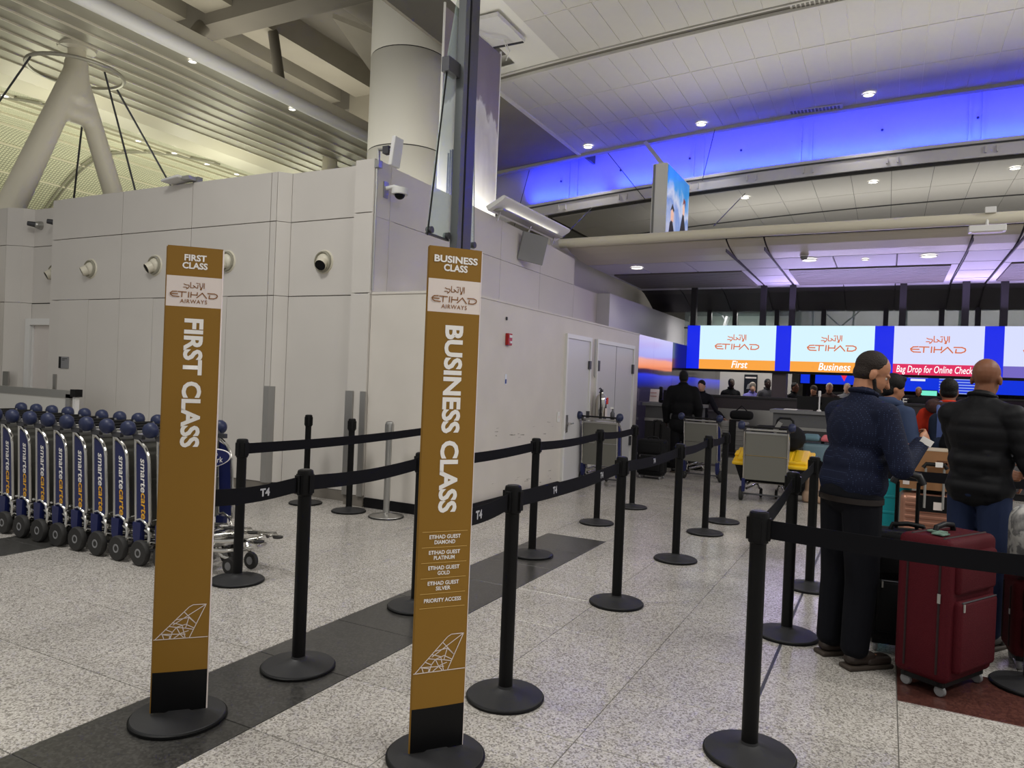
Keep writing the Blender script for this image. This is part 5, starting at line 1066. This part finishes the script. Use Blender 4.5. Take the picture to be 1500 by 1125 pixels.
# ================================================================== LUGGAGE
def spinner(t, x, y, r=.028):
    MB().cyl((x, y, .05), (x, y, .085), .02, .025, 12).build('caster_fork', M_BLACKPL, t); w = MB().lathe([(.008, -.011), (.024, -.011), (r, -.006), (r, .006), (.024, .011), (.008, .011)], (x, y, r), 16, 'X').build('caster', M_GREY, t, True)
def softcase(label, loc, rz, w, d, h, col, name, handle=None, plain=False):
    t = thing('suitcase', label, 'suitcase', (*loc, 0), rz, 'suitcases'); fb = fabric(name, col, .35, 220, .7); tr = mat('trim_'+name, tuple(int(c*.45) for c in col), .6)
    bd = MB().rbox((-w/2, -d/2, .075), (w/2, d/2, h), .035, q=4).build('shell', fb, t, True)
    for y in (-d/2+.05, d/2-.06): MB().tube([(-w/2-.001, y, .12), (-w/2-.001, y, h-.05), (-w/2+.03, y, h+.001), (w/2-.03, y, h+.001), (w/2+.001, y, h-.05), (w/2+.001, y, .12)], .006, 6).build('zip_piping', tr, bd)
    MB().rbox((-w*.4, -d/2-.035, .13), (w*.4, -d/2+.02, h*.62), .022).build('lower_pocket', fb, bd, True); MB().rbox((-w*.4, -d/2-.025, h*.66), (w*.4, -d/2+.02, h*.92), .02).build('upper_pocket', fb, bd, True)
    MB().tube([(-w*.36, -d/2-.03, h*.615), (w*.36, -d/2-.03, h*.615)], .004, 6).build('pocket_zip', M_DKSTEEL, bd); MB().box((-w*.36, -d/2-.04, h*.56), (-w*.34, -d/2-.034, h*.61)).build('zip_pull', M_ALU, bd); MB().box((-w/2-.008, -d/2+.04, h*.6), (-w/2-.003, -d/2+.055, h*.66)).build('zip_pull', M_ALU, bd)
    MB().tube([(-.09, .02, h), (-.08, .02, h+.03), (0, .02, h+.04), (.08, .02, h+.03), (.09, .02, h)], .014, 10).build('grab_handle', M_BLACKPL, t, True)
    MB().box((-w/2+.03, -d/2+.03, .05), (w/2-.03, d/2-.03, .085)).build('base_tray', M_BLACKPL, t)
    for sx in (-1, 1):
        for sy in (-1, 1): spinner(t, sx*(w/2-.05), sy*(d/2-.05))
    if handle:
        for s_ in (-1, 1): MB().tube([(s_*.055, d/2-.06, h-.02), (s_*.055, d/2-.06, handle-.05)], .011, 8).build('pull_tube', M_BLACK, t, True)
        MB().tube([(-.08, d/2-.06, handle-.06), (-.055, d/2-.06, handle-.01), (0, d/2-.06, handle), (.055, d/2-.06, handle-.01), (.08, d/2-.06, handle-.06)], [.022, .024, .02, .024, .022], 10).build('pull_grip', mat('grip_black', (34,34,36), .4), t, True)
    return t
rc = softcase('large red fabric suitcase in front of the bald man', (.31, 4.42), math.radians(60), .47, .27, .79, (70,9,20), 'red_case')
MB().rbox((-.12, -.03, .795), (-.06, .05, .805), .004).rbox((-.17, -.06, .795), (-.1, .0, .803), .003).build('camo_ribbon', mat('ribbon_green', (92,116,104), .8, var=.5, vscale=60), rc)
softcase('black suitcase with raised pull handle behind the red suitcase', (.14, 4.86), math.radians(8), .42, .26, .70, (20,20,22), 'black_case', handle=1.03)
softcase('smaller dark red suitcase under the camouflage backpack', (.88, 5.0), math.radians(4), .46, .28, .5, (70,10,18), 'red_case_small')
t = thing('camo_backpack', 'grey and white camouflage backpack on the smaller red suitcase', 'backpack', (.84, 4.95, .515), math.radians(10))
M_CAMO = ramp_mat('camo_print', [(0, (70,70,74)), (.4, (110,110,112)), (.45, (176,175,172)), (.6, (205,203,200)), (.66, (120,120,122)), (1, (225,223,220))], 'Z', -.2, .7, 1.6, 9.0, rough=.8)
remesh(MB().rbox((-.2, -.13, .0), (.2, .12, .4), .09, q=4).rbox((-.15, -.2, .03), (.15, -.08, .22), .05), 'pack_body', M_CAMO, t, .014, 5)
MB().tube([(-.12, -.14, .38), (-.17, -.17, .25), (-.15, -.19, .05)], .012, 8).tube([(.12, -.14, .38), (.17, -.17, .25), (.15, -.19, .05)], .012, 8).build('zip_line', M_BLACKPL, t, True); MB().tube([(-.05,0,.4),(0,0,.45),(.05,0,.4)],.012).build('top_loop', M_BLACKPL, t, True)
def hardcase(label, loc, rz, w, d, h, m, ribs=12, handle=None, z0=0, horiz=True):
    t = thing('suitcase', label, 'suitcase', (*loc, z0), rz, 'suitcases'); bd = MB().rbox((-w/2, -d/2, .06), (w/2, d/2, h), .05, q=4).build('shell', m, t, True)
    for i in range(ribs):
        if horiz: z = .12+(h-.2)*i/(ribs-1); MB().rbox((-w/2+.03, -d/2-.007, z-.012), (w/2-.03, d/2+.007, z+.012), .008).build('shell_rib', m, bd)
        else: x = -w/2+.05+(w-.1)*i/(ribs-1); MB().rbox((x-.01, -d/2-.007, .1), (x+.01, d/2+.007, h-.05), .008).build('shell_rib', m, bd)
    MB().rbox((-.1, -.02, h-.005), (.1, .02, h+.03), .012).build('grab_handle', M_BLACKPL, t, True)
    for sx in (-1, 1):
        for sy in (-1, 1): spinner(t, sx*(w/2-.06), sy*(d/2-.05))
    if handle:
        MB().box((-.1, -d/2-.012, h-.13), (.1, -d/2, h-.005)).build('handle_recess', M_BLACKPL, t)
        for s_ in (-1, 1): MB().tube([(s_*.062, -d/2-.018, h-.1), (s_*.062, -d/2-.018, handle-.03)], .01, 8).build('pull_tube', M_ALU, t, True)
        MB().tube([(-.08, -d/2-.018, handle-.03), (-.06, -d/2-.018, handle), (.06, -d/2-.018, handle), (.08, -d/2-.018, handle-.03)], .016, 8).build('pull_grip', M_BLACKPL, t, True)
        MB().box((.0, -d/2-.036, handle-.018), (.05, -d/2-.002, handle+.018)).build('baggage_tag', M_WTXT, t); MB().box((.0, -d/2-.02, h-.11), (.06, -d/2-.013, h-.05)).build('sticker', M_SIGNW, t)
    return t
hardcase('rose gold ribbed hard suitcase under the cardboard box', (.34, 6.62), math.radians(3), .45, .26, .73, mat('rose_gold', (176,128,108), .3, metal=.5), 12, .97)
t = thing('cardboard_box', 'brown cardboard box balanced on the rose gold suitcase', 'box', (.30, 6.65, .765)); cb = mat('cardboard', (150,108,72), .8, var=.05)
MB().box((-.19, -.14, 0), (.17, .16, .31)).build('carton', cb, t); MB().box((-.19, -.142, .305), (.17, .162, .315)).build('tape', mat('tape_pale', (205,190,170), .3), t); MB().box((-.165, -.143, .03), (-.12, -.14, .12)).build('barcode_label', M_SIGNW, t); MB().stroke([(.07,.22),(.12,.22)],.03,-.1415).stroke([(.13,.2),(.155,.2)],.04,-.1415).build('printed_mark', mat('box_print', (100,62,40), .8), t)
hardcase('teal hard suitcase partly hidden by the blue shirted man', (.0, 6.95), 0, .42, .26, .86, mat('teal_shell', (28,150,160), .3), 6, None)
t = thing('backpack', 'navy blue backpack worn by the person in orange', 'backpack', (.5, 7.34, 0), math.radians(-5))
remesh(MB().rbox((-.17, -.14, .88), (.17, .1, 1.36), .08, q=4).rbox((-.13, -.2, .92), (.13, -.08, 1.15), .05), 'pack_body', fabric('backpack_navy', (34,42,60)), t, .014, 4)
for s_ in (-1, 1): MB().box((s_*.08-.022, -.155, 1.1), (s_*.08+.022, -.14, 1.36)).tube([(s_*.09, -.1, 1.34), (s_*.1, .06, 1.42), (s_*.09, .14, 1.44)], .02, 8).build('strap', mat('strap_blue', (78,94,148), .8), t, True)
MB().box((-.02, -.165, 1.3), (.06, -.15, 1.33)).build('white_badge', M_WTXT, t)
t = thing('neck_pillow', 'dark patterned neck pillow hung on the navy backpack', 'pillow', (.49, 7.52, 1.36))
remesh(MB().tube([(.13*math.cos(a), .12*math.sin(a), .05+.02*math.sin(a)) for a in [math.radians(-230+280*i/16) for i in range(17)]], .06, 12), 'cushion', mat('pillow_pattern', (64,40,38), .9, var=.5, vscale=22), t, .014, 3)
MB().tube([(-.08,-.14,.05),(-.06,-.17,-.02),(-.04,-.16,-.1)],.014).build('strap', MATS['strap_blue'], t, True)
t = thing('storage_tote', 'black storage tote with bright yellow lid on the luggage cart', 'tote', (-1.33, 10.42, .3)); t.rotation_euler = (math.radians(16), 0, 0)
MB().add([(-.4,-.22,0),(.4,-.22,0),(.4,.22,0),(-.4,.22,0),(-.47,-.26,.27),(.47,-.26,.27),(.47,.26,.27),(-.47,.26,.27)], [(0,3,2,1),(4,5,6,7),(0,1,5,4),(1,2,6,5),(2,3,7,6),(3,0,4,7)]).build('tub', M_BLACKPL, t)
yl = mat('lid_yellow', (236,190,28), .4)
ld = MB().rbox((-.5, -.29, .25), (.5, .29, .30), .02).rbox((-.44, -.24, .28), (.44, .24, .34), .02).build('lid', yl, t, True)
for i in range(6): MB().rbox((-.38+i*.13, -.2, .335), (-.28+i*.13, .2, .35), .006).build('lid_rib', yl, ld)
for s_ in (-1, 1): MB().rbox((s_*.47-.03, -.08, .3), (s_*.47+.03, .08, .33), .01).build('latch', yl, ld)
t = thing('duffel_bag', 'black soft bag lying on the yellow tote lid', 'bag', (-1.32, 10.5, .68)); remesh(MB().cap((-.2,0,.17),(.2,0,.17),.16,.17).rbox((-.3,-.15,0),(.3,.15,.24),.08), 'bag_body', fabric('duffel_black',(26,26,28)), t, .016, 4); MB().tube([(-.02,0,.3),(0,0,.4),(.03,0,.43),(.16,0,.43),(.2,0,.4),(.21,0,.3)],.016).build('carry_handle', M_BLACKPL, t, True); MB().box((-.16,-.19,.2),(-.1,-.16,.36), Matrix.Rotation(.5,4,'Y')).build('grey_strap', M_ALU, t)
hardcase('pale blue grey suitcase lying on its side behind the yellow tote', (-.8, 11.35), math.radians(90), .3, .5, .5, mat('blue_grey_shell', (112,138,150), .4), 5, None, .25)
tag(MB().box((-1.12, 11.1, .0), (-.5, 11.6, .29)).box((-1.1,11.08,.2),(-.52,11.1,.26)).build('flat_trolley', M_BLACKPL), 'low black trolley under the pale blue grey suitcase', 'trolley')
for x, c, lab in ((-.95, (96,124,136), 'folded blue grey garment on the pale suitcase'), (-.7, (206,110,118), 'folded pink garment on the pale suitcase')):
    t = thing('folded_garment', lab, 'garment', (x, 11.3, .785)); remesh(MB().rbox((-.12,-.15,0),(.12,.15,.06),.025).rbox((-.1,-.12,.05),(.1,.12,.09),.02), 'cloth', fabric('garment_%d' % c[0], c), t, .014, 3)
t = thing('beige_bag', 'soft beige bag standing beside the yellow tote cart', 'bag', (-.82, 10.55, 0)); remesh(MB().rbox((-.12,-.1,.0),(.14,.1,.34),.06).rbox((-.15,-.12,0),(.16,.12,.16),.05), 'bag_body', fabric('beige_cloth',(178,150,128)), t, .014, 4); MB().tube([(-.06,0,.32),(0,0,.44),(.06,0,.32)],.012).build('carry_handle', M_BLACKPL, t, True)
softcase('small black roller case standing before the first desk', (-3.62, 12.62), 0, .36, .24, .46, (18,18,20), 'black_cabin', handle=.86)
hardcase('grey hard suitcase with black strap on the steel bag drop', (-2.4, 13.35), 0, .48, .3, .6, mat('grey_shell', (120,118,116), .35), 6, None, .3)
t = thing('luggage_strap', 'black strap around the grey suitcase on the bag drop', 'strap', (-2.4, 13.35, .3)); MB().box((-.07,-.162,.06),(.05,-.157,.605)).box((-.07,-.162,.603),(.05,.162,.608)).box((-.07,.157,.06),(.05,.162,.605)).build('webbing', M_BLACKPL, t)
t = thing('open_bag', 'black open bag resting on the grey suitcase at the bag drop', 'bag', (-2.3, 13.4, .935)); remesh(MB().rbox((-.2,-.1,0),(.2,.1,.16),.06), 'bag_body', MATS['fabric_duffel_black'], t, .016, 4); MB().tube([(-.1,0,.15),(0,0,.25),(.1,0,.15)],.012).build('carry_handle', M_BLACKPL, t, True)
softcase('dark case standing behind the cart by the white doors', (-3.3, 11.35), 0, .42, .3, .62, (22,22,24), 'charcoal_case')
t = thing('spray_bottle', 'small dark bottle standing on the handle of the cart by the doors', 'bottle', (-3.48, 9.88, .975)); MB().lathe([(0,0),(.03,0),(.032,.01),(.032,.09),(.012,.12),(.012,.15),(0,.15)], n=16).build('bottle', M_DKSTEEL, t, True); MB().box((-.03,-.01,.15),(.015,.01,.175)).build('trigger', M_WHITE, t)
